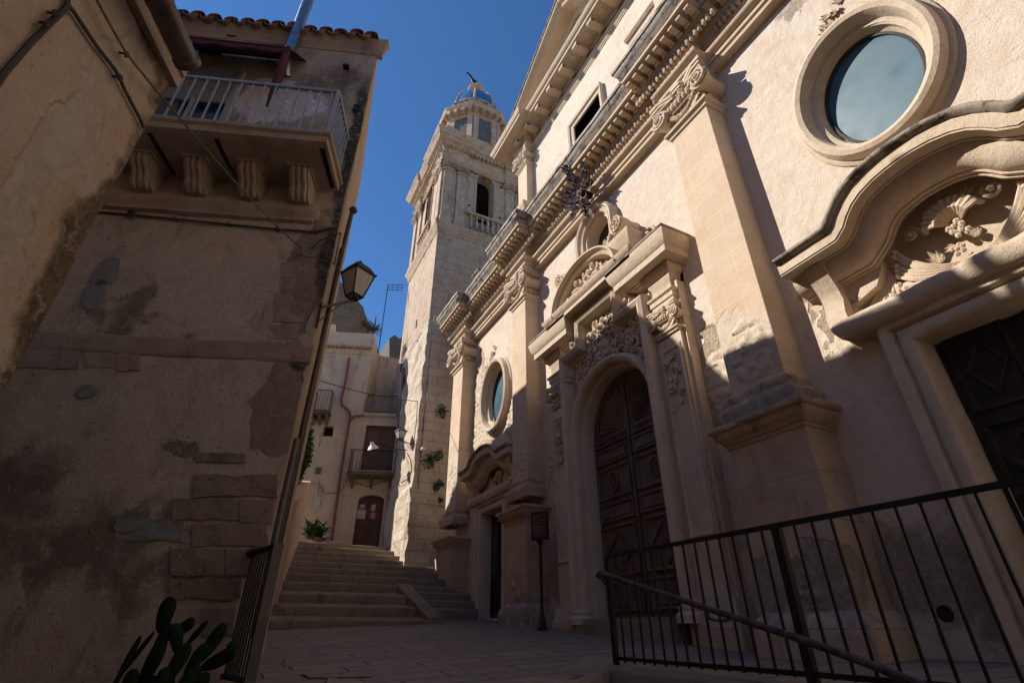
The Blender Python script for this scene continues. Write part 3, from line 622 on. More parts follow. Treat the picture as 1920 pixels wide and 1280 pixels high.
# eroded masonry: real lumps standing out of the weathered render
def erode(pl, u0, u1, z0, z1, p0, seed, step=.032, amp=.034, par=None, mat='rubble'):
    nu, nz = int((u1-u0)/step)+1, int((z1-z0)/step)+1; vs = []; cu_, cz_ = (u0+u1)/2, (z0+z1)/2; ok = []
    for j in range(nz+1):
        for i in range(nu+1):
            u, z = u0+(u1-u0)*i/nu, z0+(z1-z0)*j/nz; d = math.hypot((u-cu_)/((u1-u0)/2), (z-cz_)/((z1-z0)/2))
            q = Vector((u*1.7+seed, z*1.7, seed*2.3)); m = (1.0-d)*1.6+.75*noise.noise(q)+.35*noise.noise(q*2.7)
            q2 = Vector((u*6.5, z*9.5, seed)); h = .55+.8*noise.noise(q2)+.6*noise.noise(q2*2.3)+.5*noise.noise(q2*5)-(.55 if (z*3.4+.3*noise.noise(Vector((u, z, 3)))) % 1 < .10 else 0)
            hh = -.012+min(1, max(0, m*2.5))*(amp*max(.05, h)+.008); vs.append(W(u, z, p0+hh)); ok.append(hh > -.010)
    n = nu+1; fs = [(j*n+i, j*n+i+1, (j+1)*n+i+1, (j+1)*n+i) for j in range(nz) for i in range(nu) if any(ok[k] for k in (j*n+i, j*n+i+1, (j+1)*n+i+1, (j+1)*n+i))]
    mb = MB(); mb.add(vs, fs); used = sorted({k for f in fs for k in f}); mp_ = {k: i for i, k in enumerate(used)}; mb.v = [mb.v[k] for k in used]; mb.f = [tuple(mp_[k] for k in f) for f in fs]
    return mb.build('eroded_masonry', M[mat], par or church, smooth=50)
for i, a_ in enumerate(((11.35, 12.28, 3.3, 6.9, 0), (9.55, 10.35, 3.9, 4.9, 0), (10.9, 11.6, 4.0, 4.6, 0), (3.66, 4.30, 2.1, 3.45, 0), (7.35, 8.45, 1.2, 3.3, 0), (2.97, 3.58, 2.25, 3.2, .36), (12.34, 13.0, 2.4, 4.2, .36), (8.55, 9.1, 2.5, 3.3, .36), (2.2, 2.55, 2.25, 2.95, 0), (3.0, 3.5, .15, .75, .46), (8.6, 9.1, .2, .8, .46), (10.0, 10.3, 2.0, 3.0, 0))):
    erode(W, *a_[:4], a_[4], i+1, mat='rubble' if a_[4] < .4 else 'pedestal')
# ---------------------------------------------------------------- main portal
portal = None
mb = MB(); s = 0.0
A = archpts(CU, .95, 2.82, .12, 24); path = [W(u, z, 0) for u, z in A]
mb.sweep(path, W.ep, [(-.01, -.14), (-.01, .05), (.005, .075), (.03, .08), (.03, .11), (.04, .12), (.035, .17), (.05, .22), (.08, .26), (.12, .275), (.16, .255), (.185, .20), (.19, .10), (.19, 0)])
portal = mb.build('portal_surround', M['carved'], church)
# tall roll columns stepping into the upper frame
mb = MB(); fp = [(CU+1.14, .10), (CU+1.14, 4.42), (CU+.56, 4.42), (CU+.56, 4.95), (CU-.56, 4.95), (CU-.56, 4.42), (CU-1.14, 4.42), (CU-1.14, .10)]
rollp = [(-.115, .10), (-.115, .17), (-.085, .18), (-.085, .26), (-.06, .34), (0, .375), (.06, .34), (.085, .26), (.085, .20), (.11, .20), (.13, .17), (.13, .0)]
mb.sweep([W(u, z, 0) for u, z in fp], W.ep, rollp); mb.build('roll_frame', M['carved'], portal)
for sd in (-1, 1):
    u = CU+sd*1.14
    mb = MB(); mb.lathe(W(u, 3.92, .20), [(.09, 0), (.15, .03), (.16, .06), (.12, .09), (.155, .12), (.10, .16)], 14); mb.build('column_collar', M['carved'], portal)
    mb = MB(); mb.lathe(W(u, .06, .20), [(.20, 0), (.20, .08), (.16, .12), (.17, .16), (.12, .22), (.09, .25)], 14); mb.build('column_base', M['carved'], portal)
# spandrel slab + foliage
mb = MB(); mb.plate([(CU-1.15, 2.6), (CU-1.02, 2.6)]+archpts(CU, 1.02, 2.82, 2.65, 20)[::-1][1:-1]+[(CU+1.02, 2.6), (CU+1.15, 2.6), (CU+1.15, 4.45), (CU+.6, 4.45), (CU+.6, 4.98), (CU-.6, 4.98), (CU-.6, 4.45), (CU-1.15, 4.45)], [], W, .10, 0); mb.build('spandrel', M['carved'], portal)
def in_sp(u, z):
    d = math.hypot(u-CU, max(0, z-2.82)); 
    if d < 1.18 and z > 2.88: return False
    if z < 2.88: return False
    if z < 4.30: return abs(u-CU) < .93
    return abs(u-CU) < .42 and z < 4.80
mb = MB(); foliage(mb, W, grid_spots(CU-.92, CU+.92, 3.1, 4.8, .115, in_sp, 5), .165, 31, .10); foliage(mb, W, grid_spots(CU-.40, CU+.40, 3.98, 4.75, .125, None, 6), .18, 33, .13)
mb.build('foliage_relief', M['carved'], portal)
# side pilasters of the portal
for sd in (-1, 1):
    c = CU+sd*1.50; hw = .225
    mb = MB(); mb.prism([W(c-hw-.05, .05, 0), W(c-hw-.05, .05, .15), W(c+hw+.05, .05, .15), W(c+hw+.05, .05, 0)], (0, 0, 4.4))
    mb.prism([W(c-hw, .05, .15), W(c-hw, .05, .21), W(c+hw, .05, .21), W(c+hw, .05, .15)], (0, 0, 3.55))
    pth = [W(c+hw-.05, .95, .21), W(c+hw-.05, 3.42, .21), W(c-hw+.05, 3.42, .21), W(c-hw+.05, .95, .21)]
    mb.sweep(pth, W.ep, [(0.02, 0), (.02, .015), (0, .03), (-.03, .02), (-.04, 0)], closed=True)
    pl = mb.build('portal_pilaster', M['carved'], church)
    mb = MB(); capital(mb, W, c, hw-.03, 3.68, 4.08, .22, detail=True); mb.build('small_capital', M['carved'], pl)
    mb = MB(); foliage(mb, W, [(c+.07*math.sin(k*1.7), 3.33-.095*k) for k in range(9)], .14, 41+sd, .20); mb.build('pendant_relief', M['carved'], pl)
    mb = MB(); mb.sweep(around(W, c-hw-.06, c+hw+.06, .22), (0, 0, 1), [(0, -.35), (.08, -.35), (.08, .12), (.04, .18), (.04, .26), (0, .30)])
    mb.prism([W(c-hw-.055, -.345, 0), W(c-hw-.055, -.345, .215), W(c+hw+.055, -.345, .215), W(c+hw+.055, -.345, 0)], (0, 0, .64)); mb.build('pilaster_plinth', M['pedestal'], pl, rough=(.12, .012, 4))
    # architrave block then broken cornice block
    mb = MB(); mb.sweep(around(W, c-.20, c+.20, .20), (0, 0, 1), [(0, 4.10), (.02, 4.10), (.02, 4.18), (.04, 4.19), (.04, 4.26), (.07, 4.29), (.07, 4.32), (0, 4.33), (0, 4.50), (.03, 4.55), (.03, 4.60), (.08, 4.64), (.10, 4.70), (.10, 4.74)])
    mb.prism([W(c-.195, 4.08, 0), W(c-.195, 4.08, .195), W(c+.195, 4.08, .195), W(c+.195, 4.08, 0)], (0, 0, .66)); cb = mb.build('broken_pediment', M['carved'], pl)
    cc = c+sd*(-.0); mb = MB(); q0, q1 = CU+sd*.98, CU+sd*1.70
    a_, b_ = min(q0, q1), max(q0, q1)
    mb.sweep(around(W, a_, b_, .20), (0, 0, 1), [(-.02, 4.72), (.08, 4.74), (.08, 4.76), (.24, 4.77), (.25, 4.775), (.25, 4.88), (.27, 4.90), (.30, 4.96), (.33, 5.08), (.33, 5.13), (-.2, 5.17)])
    mb.prism([W(a_+.02, 4.70, 0), W(a_+.02, 4.70, .24), W(b_-.02, 4.70, .24), W(b_-.02, 4.70, 0)], (0, 0, .12)); mb.build('pediment_cornice', M['carved'], pl)
    mb = MB(); mb.sweep(around(W, a_, b_, .20), (0, 0, 1), [(.20, 5.165), (.34, 5.135), (.345, 5.16), (.33, 5.185), (-.2, 5.21)]); mb.build('lead_coping', M['weathered'], pl)
    # scroll bracket under the block
    mb = MB(); spiral(mb, W, CU+sd*.80, 4.62, .25, .10, 1.8, .028, sd, 0, .05); mb.tube([W(CU+sd*.80+.08, 4.64, .10), W(CU+sd*.80+.08, 4.64, .27)], .04, 8)
    mb.lathe(W(CU+sd*.80, 4.62, .05), [(0, 0), (.12, 0), (.11, .2), (0, .2)], 14, W.ep); mb.build('scroll_bracket', M['carved'], portal)
    # upper scroll volutes
    mb = MB(); us = CU+sd*.92; zv = 6.10
    mb.lathe(W(us, zv, .0), [(0, 0), (.17, 0), (.15, .12), (.17, .24), (.17, .40), (0, .40)], 18, W.ep)
    spiral(mb, W, us, zv, .41, .16, 2.2, .022, -sd, 1.57, .03); spiral(mb, W, us-sd*.36, zv-.22, .34, .12, 2.0, .022, sd, 1.57, .03)
    mb.tube([W(us, zv+.17, .36), W(us-sd*.18, zv+.02, .34), W(us-sd*.30, zv-.12, .32), W(us-sd*.46, zv-.16, .30)], [.03, .045, .05, .03], 8)
    foliage(mb, W, [(us-sd*.2, zv-.16), (us-sd*.28, zv-.02), (us-sd*.08, zv-.24), (us-sd*.42, zv-.02)], .15, 52+sd, .28, (1, 1, 2))
    mb.build('crest_volute', M['carved'], portal)
    mb = MB(); mb.sweep(around(W, us-.17, us+.17, .30), (0, 0, 1), [(0, 5.30), (0, 5.55), (.03, 5.58), (.06, 5.64), (.10, 5.74), (.12, 5.80), (.12, 5.84), (-.2, 5.87)]); mb.prism([W(us-.166, 5.25, 0), W(us-.166, 5.25, .296), W(us+.166, 5.25, .296), W(us+.166, 5.25, 0)], (0, 0, .5)); mb.build('volute_block', M['carved'], portal)
    mb = MB(); spiral(mb, W, CU+sd*1.28, 5.72, .03, .22, 1.7, .04, sd, 0, .02); spiral(mb, W, CU+sd*1.12, 5.42, .03, .13, 1.5, .03, -sd, 0, .02); mb.build('flat_volute', M['carved'], portal)
# horizontal cornice and segmental pediment
mb = MB(); mb.sweep(around(W, CU-.98, CU+.98, .22), (0, 0, 1), [(-.05, 5.0), (.06, 5.02), (.08, 5.06), (.30, 5.075), (.31, 5.08), (.31, 5.15), (.34, 5.18), (.38, 5.24), (.38, 5.27), (-.2, 5.30)]); mb.build('pediment_sill', M['carved'], portal)
seg = [(CU+1.0*math.cos(t), 5.22+.72*math.sin(t)) for t in [math.pi*i/24 for i in range(25)]]
mb = MB(); mb.sweep([W(u, z, 0) for u, z in seg], W.ep, [(-.26, 0), (-.26, .16), (-.22, .20), (-.20, .30), (-.14, .34), (-.12, .50), (-.06, .53), (-.03, .60), (.0, .60), (.02, 0)]); mb.build('segmental_pediment', M['carved'], portal)
mb = MB(); foliage(mb, W, grid_spots(CU-.68, CU+.68, 5.34, 5.72, .15, lambda u, z: ((u-CU)/.76)**2+((z-5.2)/.58)**2 < 1, 8), .22, 61, .30, (0, 0, 1)); mb.build('pediment_relief', M['carved'], portal)
mb = MB(); mb.plate([(CU-.9, 5.2)]+[(CU-.9*math.cos(t), 5.2+.62*math.sin(t)) for t in [math.pi*i/14 for i in range(15)]]+[(CU+.9, 5.2)], [], W, .16, 0); mb.build('pediment_ground', M['carved'], portal)
# niche window above
A2 = archpts(CU, .36, 6.78, 6.05, 16); mb = MB()
mb.sweep([W(u, z, 0) for u, z in A2], W.ep, [(-.02, -.2), (-.02, .02), (.0, .06), (.05, .07), (.06, .12), (.10, .14), (.12, .12), (.15, .13), (.17, .18), (.22, .20), (.25, .16), (.26, 0)]); nw = mb.build('niche_window', M['carved'], church)
mb = MB(); mb.add([W(u, z, -.22) for u, z in A2], [tuple(range(len(A2)))]); mb.build('window_glass', M['glass_dark'], nw)
mb = MB(); foliage(mb, W, [(CU, 7.32), (CU+.08, 7.24), (CU-.08, 7.24), (CU, 7.16), (CU+.06, 7.38), (CU-.06, 7.38)], .16, 71, .12, (1, 2, 1)); mb.build('crest_ornament', M['carved'], nw)
# great wooden doors
mb = MB(); dz = -.15
mb.prism([W(u, z, dz) for u, z in archpts(CU, 1.0, 2.82, .10, 20)], W.ep*-.06); door = mb.build('portal_doors', M['wood'], church)
def panel(u0, u1, z0, z1, kind):
    mb = MB(); pth = [W(u1, z0, dz), W(u1, z1, dz), W(u0, z1, dz), W(u0, z0, dz)]
    mb.sweep(pth, W.ep, [(0, 0), (0, .03), (-.015, .04), (-.03, .035), (-.05, .01), (-.05, 0)], closed=True)
    c, m_ = (u0+u1)/2, (z0+z1)/2
    if kind == 'oval':
        e = [W(c+.10*math.cos(t), m_+.15*math.sin(t), dz+.02) for t in [2*math.pi*i/20 for i in range(21)]]; mb.tube(e, .016, 6); mb.tube([W(c-.05, m_+.08, dz+.02), W(c, m_, dz+.03), W(c+.05, m_+.08, dz+.02)], .012, 6); mb.tube([W(c, m_, dz+.03), W(c, m_-.08, dz+.02)], .012, 6)
    if kind == 'diamond':
        h = (z1-z0)*.40; w = (u1-u0)*.34; mb.sweep([W(c+w, m_, dz), W(c, m_+h, dz), W(c-w, m_, dz), W(c, m_-h, dz)], W.ep, [(0, 0), (0, .03), (-.02, .03), (-.03, 0)], closed=True); spiral(mb, W, c, m_-.02, dz+.03, .06, 1.6, .012, 1)
    if kind == 'flat': mb.obox(W(c, m_, dz+.012), (0, (u1-u0)/2-.07, 0), (0, 0, (z1-z0)/2-.06), (.012, 0, 0))
    if kind == 'fan':
        for i in range(9):
            t = (math.pi/2)*(i+.5)/9; sd = 1 if c > CU else -1; L = .50; b = (CU+sd*.08, 2.98); mb.tube([W(b[0]+sd*.06*math.cos(t), b[1]+.06*math.sin(t), dz+.01), W(b[0]+sd*L*math.cos(t), b[1]+L*1.0*math.sin(t), dz+.02)], .012, 5)
    return mb.build('door_panel', M['wood'], door)
for sd in (-1, 1):
    a_, b_ = sorted((CU+sd*.07, CU+sd*.92))
    panel(a_, b_, .22, .62, 'flat'); panel(a_, b_, .68, 1.40, 'diamond'); panel(a_, b_, 1.46, 1.74, 'flat'); panel(a_, b_, 1.80, 2.30, 'oval'); panel(a_, b_, 2.36, 2.62, 'flat'); panel(a_, b_, 2.66, 2.80, 'flat')
    mb = MB()
    for i in range(10):
        t = (math.pi/2)*(i+.3)/10; mb.tube([W(CU+sd*(.05+.12*math.cos(t)), 2.86+.12*math.sin(t), dz), W(CU+sd*(.05+.70*math.cos(t)), 2.86+.68*math.sin(t), dz+.015)], .016, 5)
    mb.tube([W(CU+sd*(.05+.76*math.cos(t)), 2.86+.74*math.sin(t), dz+.02) for t in [(math.pi/2)*i/10 for i in range(11)]], .018, 6); mb.build('fan_panel', M['wood'], door)
mb = MB(); mb.tube([W(CU, .15, dz+.02), W(CU, 3.6, dz+.02)], .03, 6); mb.build('meeting_post', M['wood'], door)
# sill step of the portal
mb = MB(); mb.box(FX-.42, FX+.2, CU-.98, CU+.98, -.4, .05); mb.box(FX-.34, FX+.2, CU-.90, CU+.90, .05, .13); mb.build('portal_step', M['curb'], church, rough=(.15, .01, 4))
# drain hole
mb = MB(); mb.lathe(ax(1772, 1150, 4.999), [(.0, 0), (.045, 0), (.055, .004), (.06, 0)], 14, W.ep); mb.build('drain_hole', M['hole'], church)
# ---------------------------------------------------------------- upper storey
T0, T1 = 2.80, 9.20
mb = MB(); u_hole = [[(5.50, 9.3), (6.52, 9.3), (6.52, 10.50), (5.50, 10.50)]]
mb.plate([(T0, 8.6), (T1, 8.6), (T1, 12.5), (T0, 12.5)], u_hole, W, 0, -.6); mb.box(FX+.6, 15, T0+.05, T1-.05, 8.6, 12.4); upper = mb.build('upper_storey_wall', M['stucco'], church, double=False)
mb = MB(); mb.sweep([W(6.52, 9.0, 0), W(6.52, 10.50, 0), W(5.50, 10.50, 0), W(5.50, 9.0, 0)], W.ep, [(0, -.2), (0, .04), (.04, .06), (.08, .06), (.10, .10), (.15, .12), (.15, 0)]); uw = mb.build('upper_window', M['carved'], upper)
mb = MB(); mb.box(FX+.18, FX+.2, 5.45, 6.55, 9.0, 10.55); mb.build('window_glass', M['glass_dark'], uw)
mb = MB(); mb.sweep([W(5.1, 0, 0), W(5.1, 0, .16), W(5.34, 0, .16), W(5.34, 0, 0)], (0, 0, 1), [(0, 10.35), (.02, 10.75), (.05, 10.8), (.05, 10.85), (-.16, 10.9)]); 
mb = MB(); mb.sweep([W(3.4, 10.62, 0), W(4.4, 10.62, 0)], W.ep, [(0, 0), (0, .12), (-.05, .16), (-.10, .16), (-.14, .10), (-.14, 0)]); mb.sweep([W(4.4, 9.0, 0), W(4.4, 10.6, 0), W(3.4, 10.6, 0), W(3.4, 9.0, 0)], W.ep, [(-.12, 0), (-.12, .06), (-.02, .08), (0, .05), (0, 0)]); mb.build('blind_window', M['carved'], upper)
for (a, b) in ((8.55, 9.05), (2.95, 3.45)):
    c, hw = (a+b)/2, (b-a)/2
    mb = MB(); mb.prism([W(a, 8.8, 0), W(a, 8.8, .22), W(b, 8.8, .22), W(b, 8.8, 0)], (0, 0, 2.85)); up_ = mb.build('upper_pilaster', M['ashlar'], upper, bevel=.005)
    mb = MB(); capital(mb, W, c, hw, 11.30, 11.85, .22); mb.build('upper_capital', M['carved'], upper)
    mb = MB(); mb.sweep(around(W, a-.06, b+.06, .34), (0, 0, 1), [(0, 8.8), (0, 9.40), (.03, 9.42), (.03, 9.46), (.06, 9.50), (.10, 9.60), (.10, 9.64), (-.2, 9.68)]); mb.prism([W(a-.055, 8.7, 0), W(a-.055, 8.7, .335), W(b+.055, 8.7, .335), W(b+.055, 8.7, 0)], (0, 0, .9)); mb.build('upper_pedestal', M['carved'], upper)
UE = [(0, 11.85), (.04, 11.86), (.04, 11.98), (.07, 12.0), (.07, 12.04), (.02, 12.06), (.02, 12.20), (.06, 12.23), (.06, 12.30), (.50, 12.32), (.50, 12.40), (.53, 12.42), (.58, 12.52), (.58, 12.56), (-.1, 12.58)]
upth = [W(T0, 0, 0), W(T0, 0, .22), W(3.5, 0, .22), W(3.5, 0, .0), W(8.5, 0, .0), W(8.5, 0, .22), W(T1, 0, .22), W(T1, 0, -.6)]
mb = MB(); mb.sweep(upth, (0, 0, 1), UE); mb.box(FX-.02, FX+.6, T0, T1, 11.8, 12.5); uent = mb.build('upper_entablature', M['cornice'], church)
mb = MB()
for i in range(9):
    u = 3.2+i*.62+.6
    mb.box(FX-.46, FX-.06, u-.09, u+.09, 12.17, 12.315); mb.tube([W(u-.09, 12.20, .42), W(u+.09, 12.20, .42)], .05, 8); mb.ball(W(u+.31, 12.31, .28), (.10, .10, .03), 8, 4)
mb.build('upper_brackets', M['cornice'], uent)
# raking cornices of the big pediment
RK = [(-.30, 0), (-.30, .06), (-.16, .10), (-.14, .44), (-.06, .48), (-.03, .56), (.0, .58), (.04, .58), (.04, 0)]
mb = MB(); ap_ = (CU, 14.75); lft = (9.62, 12.60)
mb.sweep([W(lft[0], lft[1], 0), W(CU, 14.75, 0), W(2*CU-lft[0], lft[1], 0)], W.ep, RK); rk = mb.build('raking_cornice', M['cornice'], church)
mb = MB(); mb.sweep([W(lft[0], lft[1], 0), W(CU, 14.75, 0), W(2*CU-lft[0], lft[1], 0)], W.ep, [(.042, 0), (.042, .60), (.07, .62), (.13, .60), (.15, 0)]); mb.build('raking_coping', M['weathered'], rk, rough=(.3, .01, 3))
mb = MB(); mb.prism([W(9.3, 12.5, -.02), W(CU, 14.5, -.02), W(2.7, 12.5, -.02)], W.ep*-.5); mb.build('gable_field', M['stucco'], church)
# low blocking piers and scroll on the cornice above bay three
for (u, w) in ((11.55, .36),):
    mb = MB(); mb.prism([W(u-w/2, 8.75, -.1), W(u-w/2, 8.75, .34), W(u+w/2, 8.75, .34), W(u+w/2, 8.75, -.1)], (0, 0, .62)); pr_ = mb.build('cornice_pier', M['carved'], church)
    mb = MB(); mb.sweep(around(W, u-w/2, u+w/2, .34), (0, 0, 1), [(0, 9.30), (.03, 9.32), (.03, 9.36), (.08, 9.40), (.09, 9.45), (-.15, 9.50)]); mb.build('pier_cap', M['weathered'], pr_)
mb = MB(); fsv = Fr(W(0, 0, .42), (0, 1, 0), (0, 0, 1), (-1, 0, 0)); spiral(mb, fsv, 10.15, 8.95, 0, .16, 1.4, .028, 1, 0, .0); spiral(mb, fsv, 9.9, 8.87, 0, .09, 1.2, .02, -1, 0, .0); mb.build('roof_scroll', M['weathered'], church)
# wrought iron emblem fixed above the niche
em = thing('iron_emblem', 'rusty wrought iron leafy emblem standing in front of the cornice above the portal', 'emblem', tuple(W(CU, 7.0, .35)))
fe = Fr(W(CU+.0, 7.72, .42), (0, 1, 0), (-.30, 0, 1), (-1, 0, -.30))
mb = MB(); rn = random.Random(8)
mb.tube([fe(0, -.60, 0), fe(0, .5, 0)], .025, 6)
mb.build('stem', M['rust'], em)
mb = MB()
for a, L in ((90, .66), (38, .48), (142, .48), (-5, .36), (185, .36), (-50, .40), (230, .40), (-90, .52)):
    for k in range(6):
        t = .25+.15*k; a_ = R(a); acanthus(mb, fe, L*t*math.cos(a_)+rn.uniform(-.04, .04), L*t*math.sin(a_)+rn.uniform(-.04, .04), rn.uniform(-.03, .05), a_+rn.uniform(-.9, .9), .19, rn)
    spiral(mb, fe, L*.85*math.cos(R(a)), L*.85*math.sin(R(a)), .02, .06, 1.3, .016, 1)
mb.build('iron_leaves', M['rust'], em)
mb = MB(); mb.ball(fe(0, 0, .0), (.035, .06, .07), 10, 6); mb.tube([fe(0, -.3, 0), fe(0, -.25, -.62)], .02, 6); mb.build('centre_boss', M['rust'], em)
# ------------------------------------------------------------------ bell tower
TX0, TX1, TY0, TY1 = 4.0, 7.8, 14.0, 17.6
tower = thing('bell_tower', 'square limestone bell tower with arched belfry openings and a small blue dome', 'bell tower', (5.9, 15.9, 1.5))
def sq(e=0, z=0): return [V(TX0-e, TY0-e, z), V(TX0-e, TY1+e, z), V(TX1+e, TY1+e, z), V(TX1+e, TY0-e, z)]
mb = MB(); mb.box(TX0-.05, TX1+.05, TY0-.05, TY1+.05, -.5, 8.9); mb.box(TX0-.09, TX0+.75, TY0-.10, TY1+.06, -.5, 3.4); tb = mb.build('tower_base', M['tower_rough'], tower, rough=(.11, .055, 2.4))
mb = MB(); mb.box(TX0+.12, TX0+1.3, TY0-.10, TY0+.2, 3.0, 9.15); mb.build('buttress', M['tower_rough'], tower, rough=(.16, .02, 2.6))
mb = MB(); mb.box(TX0, TX1, TY0, TY1, 8.8, 13.0); mb.build('tower_shaft', M['tower'], tower)
mb = MB(); mb.sweep(sq(), (0, 0, 1), [(-.1, 12.80), (.03, 12.82), (.03, 12.88), (.06, 12.92), (.07, 13.02), (.12, 13.10), (.16, 13.18), (.17, 13.26), (.0, 13.36), (-.3, 13.38)], closed=True); mb.build('string_course', M['tower'], tower, rough=(.3, .01, 3))
TF = Fr((TX0, TY0, 0), (1, 0, 0), (0, 0, 1), (0, -1, 0)); TS = Fr((TX0, TY0, 0), (0, 1, 0), (0, 0, 1), (-1, 0, 0)); TB = Fr((TX1, TY1, 0), (-1, 0, 0), (0, 0, 1), (0, 1, 0)); TR = Fr((TX1, TY0, 0), (0, 1, 0), (0, 0, 1), (1, 0, 0))
mb = MB()
for f in (TF, TS, TB, TR): mb.plate([(0.02, 13.2), (3.78, 13.2), (3.78, 17.2), (.02, 17.2)], [archpts(1.87, .38, 16.28, 13.95, 12)], f, -.06, -.55)
bel = mb.build('belfry', M['tower'], tower, double=False)
mb = MB(); mb.box(TX0+.6, TX1-.6, TY0+.6, TY1-.6, 13.0, 13.9); mb.build('belfry_floor', M['dark'], bel)
mb = MB(); mb.box(TX0+.5, TX1-.5, TY0+.5, TY1-.5, 17.0, 17.3); mb.build('belfry_ceiling', M['dark'], bel)
mb = MB(); mb.lathe((5.9, 15.9, 15.6), [(0, 1.4), (.06, 1.4), (.10, .72), (.24, .66), (.30, .4), (.36, .12), (.46, 0), (.42, 0), (0, .3)], 16); mb.build('bell', M['rust'], bel)
for f in (TF, TS):
    for c in (.22, .80, 2.98, 3.56):
        mb = MB(); hw = .19; d = .06 if c in (.22, 3.56) else .02
        mb.prism([f(c-hw, 13.3, -.07), f(c-hw, 13.3, d), f(c+hw, 13.3, d), f(c+hw, 13.3, -.07)], (0, 0, 2.9))
        mb.prism([f(c-hw-.03, 13.3, -.07), f(c-hw-.03, 13.3, d+.04), f(c+hw+.03, 13.3, d+.04), f(c+hw+.03, 13.3, -.07)], (0, 0, .28)); 
        bp_ = mb.build('belfry_pilaster', M['tower'], bel, bevel=.008)
        mb = MB(); cd = Fr(f(0, 0, 0), f.eu, f.ez, f.ep); capital(mb, cd, c, hw, 16.15, 16.55, d+.02, detail=False); foliage(mb, cd, [(c-.08, 16.3), (c+.08, 16.33), (c, 16.25)], .16, 3, d, (0, 1, 2)); mb.build('belfry_capital', M['tower'], bel)
    mb = MB(); a3 = archpts(1.87, .38, 16.28, 13.95, 14); mb.sweep([f(u, z, 0) for u, z in (a3 if f is TS else a3[::-1])], f.ep, [(0, -.10), (0, -.04), (.06, -.02), (.10, -.02), (.11, -.06)]); mb.build('arch_surround', M['tower'], bel)
    mb = MB(); 
    for k in range(6): mb.lathe(f(1.30+.23*k, 13.50, .02), [(.05, 0), (.05, .05), (.03, .10), (.065, .25), (.05, .38), (.03, .5), (.05, .58), (.05, .64)], 8)
    mb.prism([f(1.1, 14.14, -.07), f(1.1, 14.14, .12), f(2.64, 14.14, .12), f(2.64, 14.14, -.07)], (0, 0, .11)); mb.build('balustrade', M['tower'], bel)
    mb = MB()
    for u, z in ((1.15, 16.5), (2.6, 16.35), (1.2, 14.7), (2.55, 14.6)): mb.obox(f(u, z, -.055), f.eu*.045, f.ez*.05, f.ep*.006)
    mb.build('putlog_hole', M['hole'], bel)
BE = [(0, 16.55), (.05, 16.57), (.05, 16.70), (.08, 16.72), (.08, 16.86), (.14, 16.92), (.02, 16.95), (.02, 17.25), (.08, 17.30), (.12, 17.40), (.16, 17.42), (.18, 17.50), (.29, 17.53), (.31, 17.56), (.31, 17.64), (.35, 17.68), (.38, 17.76), (.42, 17.84), (.44, 17.86), (.44, 17.96), (-.6, 18.04)]
def brk_sq(e):
    o = []; c = [(TX0, TY0), (TX0, TY1), (TX1, TY1), (TX1, TY0)]; L = 3.8
    for i in range(4):
        p, q = Vector((*c[i], 0)), Vector((*c[(i+1) % 4], 0)); d = (q-p).normalized(); n = Vector((0, 0, 1)).cross(d)
        o += [p+d*0+n*e-d*e, p+d*1.05+n*e, p+d*1.05, p+d*(L-1.05), p+d*(L-1.05)+n*e]
    return o
mb = MB(); mb.sweep(brk_sq(.08), (0, 0, 1), BE, closed=True); te = mb.build('tower_cornice', M['tower'], tower, rough=(.14, .022, 3.5))
mb = MB()
for i in range(22):
    for f in (TF, TS): mb.prism([f(.05+i*.175, 17.28, .0), f(.05+i*.175, 17.28, .22), f(.13+i*.175, 17.28, .22), f(.13+i*.175, 17.28, 0)], (0, 0, .14))
mb.build('dentil_band', M['tower'], te)
mb = MB(); mb.sweep(sq(-.12), (0, 0, 1), [(-.2, 18.0), (0, 18.0), (0, 18.62), (.05, 18.65), (.05, 18.75), (-.2, 18.78)], closed=True); mb.box(TX0-.05, TX0+.5, TY0-.05, TY0+.5, 18.0, 18.72); mb.box(TX1-.5, TX1+.05, TY0-.05, TY0+.5, 18.0, 18.72); mb.build('parapet', M['tower'], tower, rough=(.3, .012, 3))
OC = Vector((5.9, 15.9, 0))
def octo(r, z=0, rot=math.pi/8): return [OC+Vector((r*math.cos(-(i*math.pi/4+rot)), r*math.sin(-(i*math.pi/4+rot)), z)) for i in range(8)]
def oct_sweep(r, prof, nm, mat, par, rough=None):
    mb = MB(); mb.sweep(octo(r), (0, 0, 1), prof, closed=True); return mb.build(nm, mat, par, rough=rough)
mb = MB(); mb.prism(octo(1.52, 18.0), (0, 0, 3.4)); drum = mb.build('octagonal_drum', M['tower'], tower)
pts = octo(1.52)
for i in range(8):
    p, q = pts[i], pts[(i+1) % 8]; m_ = (p+q)/2; n = (m_-OC).normalized(); d = (q-p).normalized(); L = (q-p).length
    if n.y > .5: continue
    mb = MB(); mb.obox(m_+n*.012+Vector((0, 0, 20.15)), d*(L/2-.30), Vector((0, 0, .78)), n*.012); mb.build('tile_panel', M['majolica'], drum)
    mb = MB(); f = Fr(m_, d, (0, 0, 1), n)
    for sgn in (-1, 1): mb.prism([f(sgn*(L/2-.13)-.13, 18.0, 0), f(sgn*(L/2-.13)-.13, 18.0, .09), f(sgn*(L/2-.13)+.13, 18.0, .09), f(sgn*(L/2-.13)+.13, 18.0, 0)], (0, 0, 3.3))
    mb.build('drum_pilaster', M['tower'], drum)
oct_sweep(1.55, [(0, 20.75), (.06, 20.77), (.06, 20.88), (.03, 20.91), (.03, 21.02), (.10, 21.06), (.12, 21.14), (.26, 21.18), (.28, 21.30), (.33, 21.38), (.33, 21.44), (-.4, 21.56)], 'drum_cornice', M['tower'], drum, (.2, .014, 4))
mb = MB()
